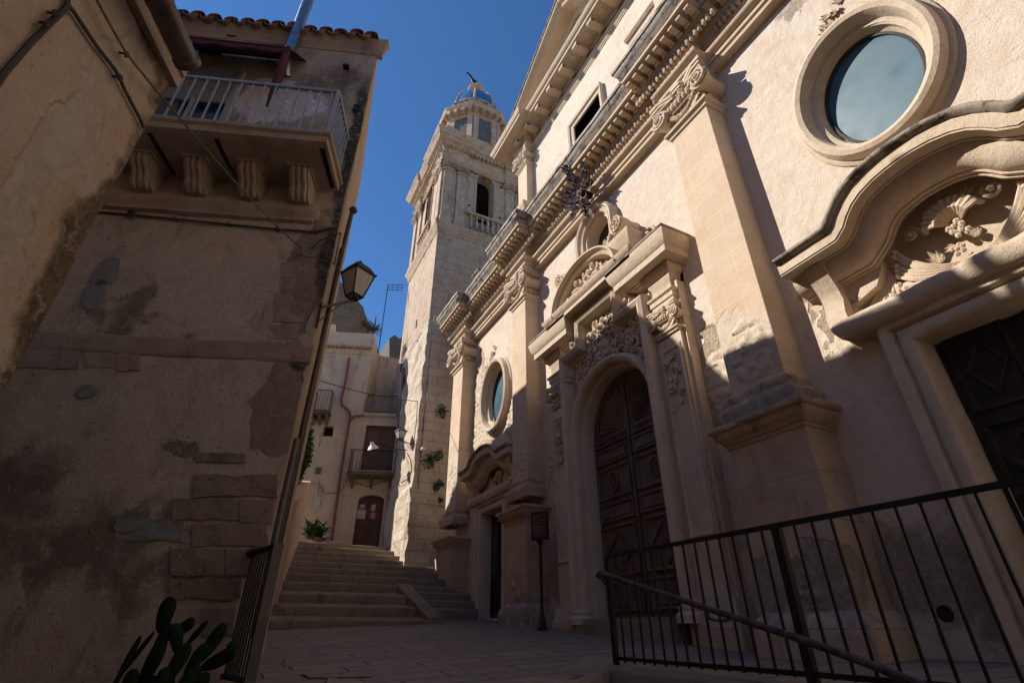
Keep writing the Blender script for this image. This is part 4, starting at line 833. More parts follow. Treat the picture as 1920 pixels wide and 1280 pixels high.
for i in range(8):
    p_, q_ = octo(1.62)[i], octo(1.62)[(i+1) % 8]
    for t in (.12, .37, .63, .88): c_ = p_.lerp(q_, t); n_ = (c_-OC).normalized(); mb.obox(c_+n_*.10+V(0, 0, 21.06), n_*.16, n_.cross(V(0, 0, 1))*.07, V(0, 0, .10))
mb.build('cornice_bracket', M['tower'], drum)
mb = MB(); mb.prism(octo(1.36, 21.5), (0, 0, .80)); mb.build('dome_attic', M['tower'], drum)
oct_sweep(1.34, [(0, 22.12), (.05, 22.14), (.08, 22.24), (.10, 22.30), (-.4, 22.36)], 'attic_cornice', M['weathered'], drum)
DZ = 22.35
mb = MB(); prof = [(1.26*math.cos(t), DZ+1.92*math.sin(t)) for t in [math.pi/2*i/12 for i in range(13)]]
mb.lathe((5.9, 15.9, 0), prof, 32); dome = mb.build('dome', M['dome'], tower)
mb = MB()
for i in range(8):
    w = math.pi/8+i*math.pi/4; P = [OC+Vector((1.28*math.cos(t)*math.cos(w), 1.28*math.cos(t)*math.sin(w), DZ+1.95*math.sin(t))) for t in [math.pi/2*j/9 for j in range(9)]]; mb.tube(P, .06, 6)
mb.lathe((5.9, 15.9, 0), [(1.30, DZ-.05), (1.33, DZ+.02), (1.30, DZ+.1), (1.22, DZ+.1)], 32); mb.build('dome_rib', M['tower'], dome)
L0 = DZ+1.82
mb = MB(); mb.lathe((5.9, 15.9, L0), [(.30, 0), (.42, .05), (.42, .14), (.28, .18)], 16)
for i in range(6):
    w = i*math.pi/3; mb.tube([(5.9+.24*math.cos(w), 15.9+.24*math.sin(w), L0+.12), (5.9+.24*math.cos(w), 15.9+.24*math.sin(w), L0+.60)], .055, 6)
mb.lathe((5.9, 15.9, L0), [(.12, .1), (.12, .6), (.30, .6), (.40, .67), (.44, .76), (.34, .84), (.20, 1.05), (.06, 1.18), (0, 1.2)], 16); mb.build('lantern_turret', M['tower'], dome)
VZ = L0+.72-24.6
vn = MB(); vn.tube([(5.9, 15.9, 24.6+VZ), (5.9, 15.9, 25.5+VZ)], .022, 6)
vn.prism([(x_, 15.89, z_+VZ) for x_, z_ in ((5.9, 25.05), (5.9, 25.42), (5.72, 25.50), (5.50, 25.78), (5.32, 25.86), (5.28, 25.78), (5.44, 25.66), (5.60, 25.36), (5.68, 25.15))], (0, .03, 0)); vn.build('weather_vane', M['iron'], dome)
mb = MB()
for x, y in ((783, 492), (781, 607), (764, 712), (757, 690)): 
    p = ax(x, y, TX0-.004); p.x = TX0-(.004 if p.z > 8.9 else .10); mb.obox(p, (0, .07, 0), (0, 0, .16), (.012, 0, 0))
mb.build('slit_opening', M['hole'], tower)
def leaf_cluster(mb, c, rad, n, size, seed, down=.0, up=0):
    rnd = random.Random(seed); c = Vector(c)
    for _ in range(n):
        d = Vector((rnd.gauss(0, 1), rnd.gauss(0, 1), rnd.gauss(0, 1))).normalized(); q = rnd.random()**.45
        p = c+Vector((d.x*rad[0], d.y*rad[1], d.z*rad[2]))*q; a = Vector((rnd.gauss(0, 1), rnd.gauss(0, 1), rnd.gauss(0, .7)-down+up)).normalized(); b = a.orthogonal().normalized()
        b = Matrix.Rotation(rnd.uniform(0, 6.28), 3, a) @ b; s = size*rnd.uniform(.6, 1.3)
        mb.add([p, p+a*s*.5+b*s*.28, p+a*s, p+a*s*.5-b*s*.28], [(0, 1, 2, 3)])
for i, (x, y, r_) in enumerate(((828, 770, .24), (805, 862, .30), (822, 852, .18), (826, 905, .13), (818, 912, .12), (832, 1046, .25), (826, 935, .10))):
    Yp = TY0-.14 if i != 5 else 13.9; c = ay(x, y, Yp); mb = MB(); leaf_cluster(mb, c, (r_*.75, .08, r_*.95), int(120*r_/.2), .075, 90+i, .9); mb.tube([c+V(0, .12, .05), c], .012, 5)
    lab = ['topmost weed tuft in the corner between tower and church', 'larger drooping weed on the tower wall', 'small weed right beside the larger drooping one on the tower', 'small hanging weed lower on the tower wall near the church', 'small weed low on the tower wall, just left of its neighbour', 'dark bushy weed at the foot of the tower behind the white slab', 'tiny weed on the tower wall, lowest of the hanging ones'][i]
    tag(mb.build('wall_weed', M['leaf'], None), lab, 'weed', 'weeds growing out of the tower masonry')
# ------------------------------------------------------------------ ground, plaza, kerb, stairs
mb = MB(); mb.add([(-600, -600, -1.35), (600, -600, -1.35), (600, 600, -1.35), (-600, 600, -1.35)], [(0, 1, 2, 3)])
tag(mb.build('ground', M['pale_paving']), kind='structure')
def zg(X, Y): return -.2+max(0, min(Y, 11.4)-3.8)*.0535-.035*(5-X)
EDGE = [(-1.2, 2.7), (.2, 2.95), (1.33, 3.14), (1.53, 3.31), (2.03, 3.43), (2.6, 3.78), (2.95, 4.10)]
def yed(X):
    for (a, b), (c, d) in zip(EDGE, EDGE[1:]):
        if a <= X <= c: return b+(d-b)*(X-a)/(c-a)
mb = MB()
def sheet(xs, f0, f1, n):
    vs = []; 
    for x in xs:
        for j in range(n+1):
            y = f0(x)+(f1-f0(x))*j/n; vs.append((x, y, zg(x, y)))
    mb.add(vs, [(i*(n+1)+j, (i+1)*(n+1)+j, (i+1)*(n+1)+j+1, i*(n+1)+j+1) for i in range(len(xs)-1) for j in range(n)])
sheet([-1.2, -.5, .2, .8, 1.33, 1.53, 2.03, 2.6, 2.95], yed, 12.2, 36); sheet([2.95, 3.6, 4.3, 5.3], lambda x: -6, 12.2, 60)
tag(mb.build('plaza_pavement', M['paving']), kind='structure')
kp = [V(a, b, zg(a, b)) for a, b in EDGE]+[V(2.95, -6, zg(2.95, -6))]
kp = [V(-1.2, 2.7, zg(-1.2, 2.7))]+kp[1:-1]+[V(2.96, 3.6, zg(2.96, 3.6)), kp[-1]]
mb = MB(); mb.sweep([V(p.x, p.y, 0) for p in kp], (0, 0, 1), [(.30, -.16), (.30, .006), (.02, .006), (-.03, -.004), (-.05, -.03), (-.05, -1.2), (0, -1.2)])
vs2 = []
for v in mb.v: vs2.append(V(v.x, v.y, v.z+zg(min(5, max(-1.2, v.x)), v.y)))
mb.v = vs2; kerb = tag(mb.build('kerb', M['curb'], rough=(.18, .010, 4)), kind='structure')
nose = [(10.25, .148), (10.79, .373), (11.33, .598), (11.87, .833), (12.41, 1.026), (12.95, 1.207), (13.49, 1.379), (14.03, 1.556), (14.57, 1.73), (15.11, 1.916), (15.65, 2.083)]
def xl(Y): return .72+(Y-10.25)*.135
stairs = thing('stone_staircase', 'worn stone steps climbing from the dark plaza to the brown door at the top', 'staircase', (2.3, 10.3, 0))
def step(y0, y1, zb, z0, z1, x0, x1, par, nm='step'):
    mb = MB(); x0b = x0 if not isinstance(x0, tuple) else x0[1]; x0a = x0 if not isinstance(x0, tuple) else x0[0]
    prof = [(y0, zb), (y0, z0-.03), (y0+.012, z0-.008), (y0+.035, z0+.002), (y1+.06, z1), (y1+.06, zb)]
    n = len(prof); mb.add([(x0a+(x0b-x0a)*(y-y0)/(y1-y0+.06), y, z) for y, z in prof]+[(x1, y, z) for y, z in prof], [tuple(range(n)), tuple(range(n, 2*n))]+[(i, (i+1) % n, (i+1) % n+n, i+n) for i in range(n)])
    return mb.build(nm, M['step'], par, rough=(.14, .009, 3.5))
for k, (y, z) in enumerate(nose):
    y1 = nose[k+1][0] if k < 10 else 17.6
    zb = (nose[k-1][1] if k else 0)-.35
    z1 = (nose[k+1][1]-.155) if k < 4 else z+.004
    xr = 3.77 if k == 0 else (3.36 if k < 4 else (4.62 if k < 7 else (4.72 if k == 7 else 4.05+.03*(9-k))))
    if k == 3: xr = 4.60
    step(y, y1, zb, z, z1, (xl(y), xl(y1)), xr, stairs)
for (y, z, y1, zb) in ((11.20, .38, 11.42, -.1), (11.42, .54, 11.65, 0), (11.65, .70, 11.90, .2)): step(y, y1, zb, z, z+.01, 3.30, 4.86, stairs, 'side_step')
mb = MB(); mb.prism([(3.24, 11.95, .87), (3.44, 10.27, .20), (3.44, 10.27, -.05), (3.24, 11.95, -.05)], (.30, 0, 0)); mb.build('sloping_cheek', M['step'], stairs, rough=(.2, .008, 3))
mb = MB(); q = [ay(817, 1047, 13.45), ay(834, 1043, 13.45), ay(835, 1074, 13.45), ay(818, 1071, 13.45)]; mb.prism(q, (0, .08, 0))
tag(mb.build('marble_slab', M['white_stone'] if 'white_stone' in M else M['stucco']), 'pale stone slab standing on the stairs against the corner of the church', 'stone slab')
# ------------------------------------------------------------------ house with the balcony (left)
HC = V(.189, 4.3, 0); e_l = V(-math.sin(R(110.4)), -math.cos(R(110.4)), 0); n_f = V(-.34857, -.93728, 0)
LF = Fr(HC, e_l, (0, 0, 1), n_f)
sd_ = V(math.sin(R(6.8)), math.cos(R(6.8)), 0); LS = Fr(HC, sd_, (0, 0, 1), (sd_.y, -sd_.x, 0))
def lf(x, y, p=0):
    w = ap(x, y, HC+n_f*p, n_f)-HC; return w.dot(e_l), w.z
hs_ = thing('balcony_house', 'shaded house with a stone balcony, red awning and tiled eave', 'house', tuple(HC+e_l*1.5))
mb = MB(); fl = LF(5.5, 0, 0); bk = HC+sd_*2.25
foot = [HC, fl, fl+V(.35, 3.0, 0), bk+V(-3.0, 1.0, 0), bk]
mb.prism([p+V(0, 0, -1.4) for p in foot], (0, 0, 8.05)); hw_ = mb.build('house_wall', M['left_front'], hs_, rough=(.14, .010, 2.2))
mb = MB(); mb.prism([LS(.03, -1.4, -.03), LS(.03, -1.4, .016), LS(2.27, -1.4, .016), LS(2.27, -1.4, -.03)], (0, 0, 8.02)); mb.build('side_wall', M['left_side'], hs_, rough=(.25, .006, 3))
def bandl(z0, z1, s0, s1, prof, nm, mat, rg=None):
    mb = MB(); mb.sweep([LF(s1, 0, 0), LF(s0, 0, 0)], (0, 0, 1), prof) ; return mb.build(nm, mat, hs_, rough=rg)
# order the path so that the profile grows towards the street
t_ = V(0, 0, 1).cross((LF(0, 0, 0)-LF(1, 0, 0)).normalized()); SGN = 1 if t_.dot(n_f) > 0 else -1
def lband(s0, s1, prof, nm, mat, rg=None, ret=True):
    P = [LF(s1, 0, -.02), LF(s1, 0, 0), LF(s0, 0, 0), LF(s0, 0, -.02)]
    if SGN < 0: P = P[::-1]
    mb = MB(); mb.sweep(P, (0, 0, 1), prof); return mb.build(nm, mat, hs_, rough=rg)
lband(-.01, 5, [(-.02, 2.0), (.004, 2.01), (.010, 2.03), (.010, 2.17), (.004, 2.19), (-.02, 2.2)], 'string_course', M['left_quoin'], (.05, .008, 6))
lband(.30, 2.7, [(-.02, 3.56), (.05, 3.58), (.05, 3.62), (.09, 3.65), (.10, 3.72), (.07, 3.74), (.07, 3.79), (-.02, 3.80)], 'corbel_ledge', M['left_trim'], (.12, .006, 5))
lband(-.05, 5, [(-.02, 6.50), (.02, 6.52), (.02, 6.60), (.05, 6.62), (.05, 6.68), (.09, 6.72), (.09, 6.76), (-.02, 6.78)], 'eave_moulding', M['left_trim'], (.25, .005, 4))
# balcony
BD = .64; B0, B1 = .07, 2.25
mb = MB(); P = [LF(B1, 0, 0), LF(B1, 0, BD), LF(B0, 0, BD), LF(B0, 0, 0)]
P = P if SGN > 0 else P[::-1]
mb.sweep(P, (0, 0, 1), [(-BD*.98, 4.06), (-.05, 4.055), (-.01, 4.07), (-.01, 4.14), (.02, 4.155), (.02, 4.19), (-BD*.98, 4.20)]); mb.prism([LF(B0+.02, 4.062, 0), LF(B0+.02, 4.062, BD-.03), LF(B1-.02, 4.062, BD-.03), LF(B1-.02, 4.062, 0)], (0, 0, .12))
slab = mb.build('balcony_slab', M['left_trim'], hs_, rough=(.16, .006, 4))
for s_, q in ((1.90, 0), (1.40, 0), (.89, 0), (.40, 0)):
    mb = MB(); a, b = s_-.095, s_+.095
    sidep = [(0, 4.06), (.30, 4.06), (.32, 4.02), (.30, 3.96), (.24, 3.92), (.20, 3.88), (.19, 3.84), (.17, 3.80), (.12, 3.77), (0, 3.77)]
    mb.prism([LF(a, z, p) for p, z in sidep], e_l*(b-a))
    for w in (-.055, 0, .055): mb.tube([LF(s_+w, z, p+.004) for p, z in sidep[1:9]], .02, 6)
    mb.prism([LF(a-.02, 4.03, 0), LF(a-.02, 4.03, .35), LF(b+.02, 4.03, .35), LF(b+.02, 4.03, 0)], (0, 0, .035)); mb.build('corbel', M['left_trim'], slab)
for s_ in (.14, 1.12, 1.72):
    mb = MB(); mb.prism([LF(s_-.03, 4.052, .05), LF(s_-.03, 4.052, BD-.08), LF(s_+.012, 4.052, BD-.08), LF(s_+.012, 4.052, .05 if s_ != 1.12 else .3)], (0, 0, .01)); mb.build('rusty_slot', M['hole'], slab)
# railing of the balcony
rl = MB(); zt, zb_ = 4.86, 4.23; q = [LF(B1-.02, 0, .02), LF(B1-.02, 0, BD-.03), LF(B0+.03, 0, BD-.03), LF(B0+.03, 0, .02)]
for a, b in zip(q, q[1:]):
    for z, w in ((zt, .035), (zb_, .02)): rl.bar(a+V(0, 0, z), b+V(0, 0, z), .03, w)
rail = rl.build('balcony_railing', M['grey_rail'], hs_)
def bars(a, b, z0, z1, n, w, mat, par, nm='baluster', ends=False):
    first = None
    for i in range(n):
        t = (i+.5)/n if not ends else i/(n-1); p = Vector(a).lerp(Vector(b), t)
        if first is None:
            mb = MB(); mb.bar(p+V(0, 0, z0), p+V(0, 0, z1), w, w, (1, 0, 0)); first = mb.build(nm, mat, par); p0 = p
        else:
            c = clone(first, first.location+(p-p0), par)
bars(q[2], q[1], zb_, zt, 19, .016, M['grey_rail'], rail); bars(q[2], q[3], zb_, zt, 8, .016, M['grey_rail'], rail); bars(q[1], q[0], zb_, zt, 6, .016, M['grey_rail'], rail)
for p in q[1:3]:
    mb = MB(); mb.bar(p+V(0, 0, 4.18), p+V(0, 0, zt+.02), .035, .035, (1, 0, 0)); mb.build('corner_post', M['grey_rail'], rail)
# shuttered balcony window
mb = MB(); s0, s1 = 1.50, 2.30
mb.prism([LF(s0, 4.2, .004), LF(s1, 4.2, .004), LF(s1, 5.86, .004), LF(s0, 5.86, .004)], n_f*.008); wd = mb.build('balcony_window', M['glass_dark'], hs_)
mb = MB(); n = 22
for i in range(n):
    z = 5.84-.026*(i+.5)*1.0
    if z < 5.18: break
    mb.prism([LF(s0+.03, z-.012, .012), LF(s0+.03, z-.004, .036), LF(s0+.03, z+.008, .036), LF(s0+.03, z+.012, .012)], e_l*(s1-s0-.06))
mb.build('roller_shutter', M['shutter'], wd)
mb = MB(); P = [LF(s0, 4.2, 0), LF(s0, 5.87, 0), LF(s1, 5.87, 0), LF(s1, 4.2, 0)]
for a, b in zip(P, P[1:]): mb.bar(a+n_f*.02, b+n_f*.02, .05, .05, n_f)
mb.bar(LF(1.9, 4.2, .02), LF(1.9, 5.3, .02), .04, .03, n_f); mb.build('window_frame', M['shutter'], wd)
# awning
aw = MB(); P = []; s0, s1 = .82, 2.4
for i in range(17):
    s_ = s0+(s1-s0)*i/16; zz = 0; 
    P.append([LF(s_, 6.22, .02), LF(s_, 5.76, .46), LF(s_, 5.66+.016*math.cos(i*1.57), .47)])
vs = [p for r_ in P for p in r_]; aw.add(vs, [(i*3+j, (i+1)*3+j, (i+1)*3+j+1, i*3+j+1) for i in range(16) for j in range(2)])
aw.add([v+V(0, 0, -.012)-n_f*.008 for v in vs], [(i*3+j, i*3+j+1, (i+1)*3+j+1, (i+1)*3+j) for i in range(16) for j in range(2)])
awn = aw.build('awning', M['maroon'], hs_)
mb = MB(); mb.tube([LF(s0+.03, 5.80, .44), LF(s0+.03, 5.6, .43), LF(s0+.05, 5.2, .38), LF(s0+.07, 4.85, .36)], [.03, .04, .045, .012], 8); mb.tube([LF(s0, 5.76, .46), LF(s1, 5.76, .46)], .014, 6); mb.build('folded_awning_cloth', M['maroon'], awn)
# flue pipe
mb = MB(); c0 = LF(*lf(545, 118), 0)+n_f*.10; c1 = c0+n_f*.02+V(0, 0, 2.4)
mb.tube([c0+V(0, 0, -.28)-n_f*.1, c0+V(0, 0, -.16), c0+V(0, 0, 0), c1], .066, 14)
for t in (.05, .35, .38, 1.1, 1.9): mb.lathe(c0+V(0, 0, t), [(.066, 0), (.074, .006), (.074, .02), (.066, .026)], 14)
mb.build('flue_pipe', M['galv'], hs_)
# floodlight, bracket, iron ring, small camera
mb = MB(); p = LF(*lf(398, 104), .06)
for d in (-.075, .075): mb.obox(p+e_l*d, e_l*.055, (0, 0, .035), n_f*.03)
mb.obox(p, e_l*.03, (0, 0, .02), n_f*.05); fl_ = mb.build('floodlight', M['iron'], hs_)
mb = MB(); 
for d in (-.075, .075): mb.obox(p+e_l*d+n_f*.031-V(0, 0, .0), e_l*.045, (0, 0, .026), n_f*.002)
mb.build('lamp_face', M['lamp_glass'], fl_)
mb = MB(); p = LF(*lf(436, 72), .03); mb.bar(p-e_l*.06, p+e_l*.06, .012, .012); mb.bar(p, p-n_f*.05+V(0, 0, -.03), .012, .012); mb.build('iron_bracket', M['iron'], hs_)
mb = MB(); p = LF(*lf(668, 207), .03); mb.tube([p+e_l*.045*math.cos(t)+V(0, 0, .055*math.sin(t)) for t in [R(40+28*i) for i in range(11)]], .012, 6); mb.build('iron_hook', M['iron'], hs_)
mb = MB(); p = LF(*lf(650, 131), .04); mb.obox(p, e_l*.035, (0, 0, .018), n_f*.03); mb.bar(p, p-n_f*.04, .02, .02); mb.build('wall_fixture', M['iron'], hs_)
# roof tiles along the eave
mb = MB(); n = 26
for i in range(n):
    s_ = .07+.195*i; ax_ = (n_f+V(0, 0, -.28)).normalized()
    rn = random.Random(i); st = LF(s_+rn.uniform(-.01, .01), 6.84+rn.uniform(-.012, .012), -.30); L = .47+rn.uniform(-.02, .02)
    for (cc, w0, w1, rr) in ((0, 0, math.pi, .085), (.097, math.pi, 2*math.pi, .08)):
        vs = []
        for t in (0, 1):
            for k in range(9):
                w = w0+(w1-w0)*k/8; vs.append(st+ax_*L*t+e_l*(cc+rr*math.cos(w)*(1 if cc == 0 else 1))+V(0, 0, (rr*math.sin(w))*(.85)+(.02 if cc == 0 else .05))); 
        inner = [v+V(0, 0, -.016) for v in vs]
        mb.add(vs, [(k, k+1, 9+k+1, 9+k) for k in range(8)]); mb.add(inner, [(k, 9+k, 9+k+1, k+1) for k in range(8)]); mb.add([vs[9+k] for k in range(9)]+[inner[9+k] for k in range(9)], [(k, k+1, 10+k, 9+k) for k in range(8)])
mb.build('roof_tiles', M['tile'], hs_, smooth=50)
# pipes on the side wall and cables on the front
mb = MB(); mb.tube([LS(.16, 3.95, .09), LS(.16, 3.6, .08), LS(.22, 1.6, .055), LS(.30, -.1, .055)], .022, 8); mb.ball(LS(.16, 3.98, .10), .045, 8, 6); mb.build('downpipe', M['dark_pipe'], hs_)
mb = MB(); mb.tube([LS(.05, 1.35, .04), LS(.07, -.05, .04)], .025, 8); mb.lathe(LS(.055, .9, .04), [(.025, 0), (.03, .01), (.03, .03), (.025, .04)], 10); mb.build('lower_downpipe', M['grey_pipe'], hs_)
mb = MB()
for k, dp in enumerate((.03, .05)): mb.tube([LS(.5+.3*k+.02*math.sin(i*1.3+k), 3.7-i*.28, dp) for i in range(12)], .008, 5)
mb.tube([LF(*lf(x, y), .03) for x, y in ((585, 470), (600, 455), (640, 440), (628, 500), (600, 480), (615, 460))], .008, 5); mb.build('side_cables', M['cable'], hs_)
mb = MB(); pts = [(165, 399), (250, 406), (330, 414), (430, 424), (520, 433), (592, 438), (625, 430)]; mb.tube([LF(*lf(x, y), .025) for x, y in pts], .011, 6)
rn = random.Random(4)
for x, y in pts[:-1]:
    mb.tube([LF(*lf(x-3, y), 0), LF(*lf(x, y-3), .04), LF(*lf(x+3, y+2), 0)], .008, 5)
mb.tube([LF(*lf(243, 405), .03), LF(*lf(252, 399), .05), LF(*lf(260, 408), .05), LF(*lf(250, 415), .04), LF(*lf(244, 407), .03)], .012, 5); mb.build('wall_cable', M['cable'], hs_)
# cement repairs: thin irregular skins on the plaster
def blob(fr, s_, z, a, b, seed, nm, mat, par, th=.008):
    rn = random.Random(seed); n = 18; pts = []
    for i in range(n):
        w = 2*math.pi*i/n; k = 1+.28*noise.noise(Vector((math.cos(w)*1.3, math.sin(w)*1.3, seed))); pts.append(fr(s_+a*k*math.cos(w), z+b*k*math.sin(w), -.02))
    mb = MB(); mb.prism(pts, fr.ep*(.02+th)); return mb.build(nm, mat, par)
for i, (x, y, a, b) in enumerate(((200, 510, .11, .17), (178, 555, .09, .16), (165, 733, .08, .06), (577, 478, .09, .035), (240, 985, .09, .05))):
    s_, z = lf(x, y); blob(LF, s_, z, a, b, i+1, 'cement_repair', M['patch'], hs_, .014)
def stone_block(x0, y0, x1, y1, seed, mat='left_trim', th=.012, nm='exposed_stone'):
    a, b, c_, d = lf(x0, y0), lf(x1, y0), lf(x1, y1), lf(x0, y1); rn = random.Random(seed); mb = MB()
    pts = []
    for (p_, q_) in ((a, b), (b, c_), (c_, d), (d, a)):
        for t in (0, .33, .66): pts.append(LF(p_[0]+(q_[0]-p_[0])*t+rn.uniform(-.008, .008), p_[1]+(q_[1]-p_[1])*t+rn.uniform(-.008, .008), -.03))
    mb.prism(pts, n_f*(.03+th)); return mb.build(nm, M[mat], hs_, rough=(.045, .010, 8))
for i, q in enumerate(((368, 850, 462, 868), (366, 891, 520, 931), (326, 936, 448, 975), (452, 938, 512, 981), (363, 981, 502, 1024), (324, 1031, 422, 1079), (427, 1031, 468, 1078), (320, 1085, 450, 1122), (527, 494, 584, 520), (523, 523, 562, 546), (518, 550, 572, 575), (512, 578, 568, 605), (500, 609, 560, 637), (482, 641, 528, 668), (532, 642, 566, 670), (590, 392, 622, 425))): stone_block(*q, i, 'left_quoin' if i > 7 else 'left_block', .006 if i > 7 else .018)
for i, q in enumerate(((218, 972, 345, 1014), (380, 1140, 440, 1190), (28, 655, 150, 690), (160, 662, 215, 690), (222, 664, 262, 695))): stone_block(*q, 30+i, 'patch' if i == 0 else 'left_quoin', .010)
# hidden neighbour behind, the roof that shades the church
nb = MB(); prof = [(6.9, -1), (6.9, 7.2), (7.30, 7.35), (7.76, 8.42), (8.55, 9.45), (9.3, 9.30), (10.8, 9.15), (14.3, 9.02), (15.9, 7.5), (16.5, 7.2), (16.5, -1)]
nb.prism([(-.5, y, z) for y, z in prof], (-3, 0, 0)); tag(nb.build('neighbour_house', M['left_side']), 'tall plastered house hidden behind the balcony house, its roof shading the church front', 'house')
# ------------------------------------------------------------------ nearest house (top left)
nd = V(math.sin(R(20)), math.cos(R(20)), 0); nn = V(nd.y, -nd.x, 0); NP = V(-.9373, 2.3176, 0)
NE = V(-.905, 2.40, 0); NE = NP+nd*((NE-NP).dot(nd)); NF = Fr(NE, -nd, (0, 0, 1), nn)
def nf_(x, y, p=0): return ap(x, y, NE+nn*p, nn)
near = thing('nearest_house', 'stained ochre plaster house wall filling the upper left edge, with a metal gutter', 'house', tuple(NE-nd*1.5))
mb = MB(); f = [NE, NE-nd*7, NE-nd*7-nn*3, NE-nn*3]; mb.prism([p+V(0, 0, -1.4) for p in f], (0, 0, 4.12)); mb.build('plaster_wall', M['near_wall'], near, rough=(.10, .010, 3))
mb = MB(); mb.prism([NF(-.01, 2.70, -.3), NF(-.01, 2.70, .05), NF(7, 2.70, .05), NF(7, 2.70, -.3)], (0, 0, .06)); mb.prism([NF(-.02, 2.62, -.3), NF(-.02, 2.62, .035), NF(7, 2.62, .035), NF(7, 2.62, -.3)], (0, 0, .08)); mb.build('eave_board', M['left_trim'], near, rough=(.15, .004, 5))
mb = MB(); g0 = nf_(352, 118, .16); gd = -nd
mb.tube([g0+gd*t for t in (0, 1, 2, 4, 6)], .058, 20); mb.lathe(g0-gd*.004, [(.05, 0), (.066, .0), (.066, .03), (.058, .04)], 20, gd); mb.lathe(g0+gd*.30, [(.058, 0), (.064, .004), (.064, .03), (.058, .034)], 20, gd)
mb.build('round_gutter', M['brown_metal'], near)
def wall_cable(pts, r, nm='wall_cable', mat=None, p=.02):
    mb = MB(); mb.tube([nf_(x, y, p) for x, y in pts], r, 6); return mb.build(nm, mat or M['cable'], near)
wall_cable([(-20, 180), (10, 135), (60, 78), (100, 38), (125, 15), (128, -15)], .011)
wall_cable([(125, 5), (140, 25), (180, 85), (215, 130), (226, 150), (232, 165), (245, 190), (262, 222), (270, 240)], .009)
for x, y in ((226, 146), (238, 102), (90, 45), (104, 26)):
    mb = MB(); a = nf_(x-14, y-3, 0); b = nf_(x, y, .05); mb.tube([a, b, b+V(0, 0, -.02)], .006, 6); mb.tube([b+V(0, 0, .012*math.cos(t))+nd*.012*math.sin(t) for t in [R(45*i) for i in range(9)]], .004, 5); mb.build('iron_hook', M['rust'], near)
span = MB(); pA = nf_(238, 102, .05); pB = LF(*lf(566, 470), .04); pZ = nf_(160, -40, .04); span.tube([pZ, nf_(200, 35, .045), pA], .006, 5)
span.tube([pA.lerp(pB, t)+V(0, 0, -.10*4*t*(1-t)*.5) for t in [i/14 for i in range(15)]], .006, 5); span.tube([pB, pB+V(.02, -.01, -.08), pB+V(-.03, 0, -.12)], .006, 5)
tag(span.build('overhead_cable', M['cable_grey']), 'thin grey cable slung diagonally past the balcony between the two left houses', 'cable')

rb = MB(); rb.box(-12, 9, -14, -8, -1.4, 9); tag(rb.build('rear_occluder', M['left_side']), 'unseen house block added behind the viewer to cut skylight and bounce sun', 'house')  # added out of view: dims the sky fill, returns warm bounce
rb = MB(); rb.box(-9, -5.4, -6, 9, -1.4, 9.9); tag(rb.build('side_occluder', M['left_side']), 'unseen house block added on the left to keep sky and sun off the platform railing', 'house')  # added out of view: blocks sky fill and sun on the railing

for i, q in enumerate((((597, 1243), (690, 1240), (716, 1252), (615, 1256)), ((563, 1261), (668, 1257), (697, 1272), (577, 1276)))):
    P = []
    for x, y in q:
        z = -.30
        for _ in range(6): w = az(x, y, z); z = zg(w.x, w.y)
        P.append(V(w.x, w.y, z))
    ce = (P[0]+P[1]+P[2]+P[3])/4; cv = thing('paving_cover', ['stone inspection cover in the plaza paving, farther of two', 'stone inspection cover in the plaza paving, nearer the viewer'][i], 'cover', tuple(ce), 'inspection covers in the paving')
    mb = MB(); mb.prism([v+V(0, 0, -.02) for v in P], (0, 0, .024)); mb.build('joint_frame', M['dark'], cv)
    mb = MB(); mb.prism([ce+(v-ce)*.93+V(0, 0, -.02) for v in P], (0, 0, .032)); mb.build('stone_lid', M['curb'], cv, bevel=.003)
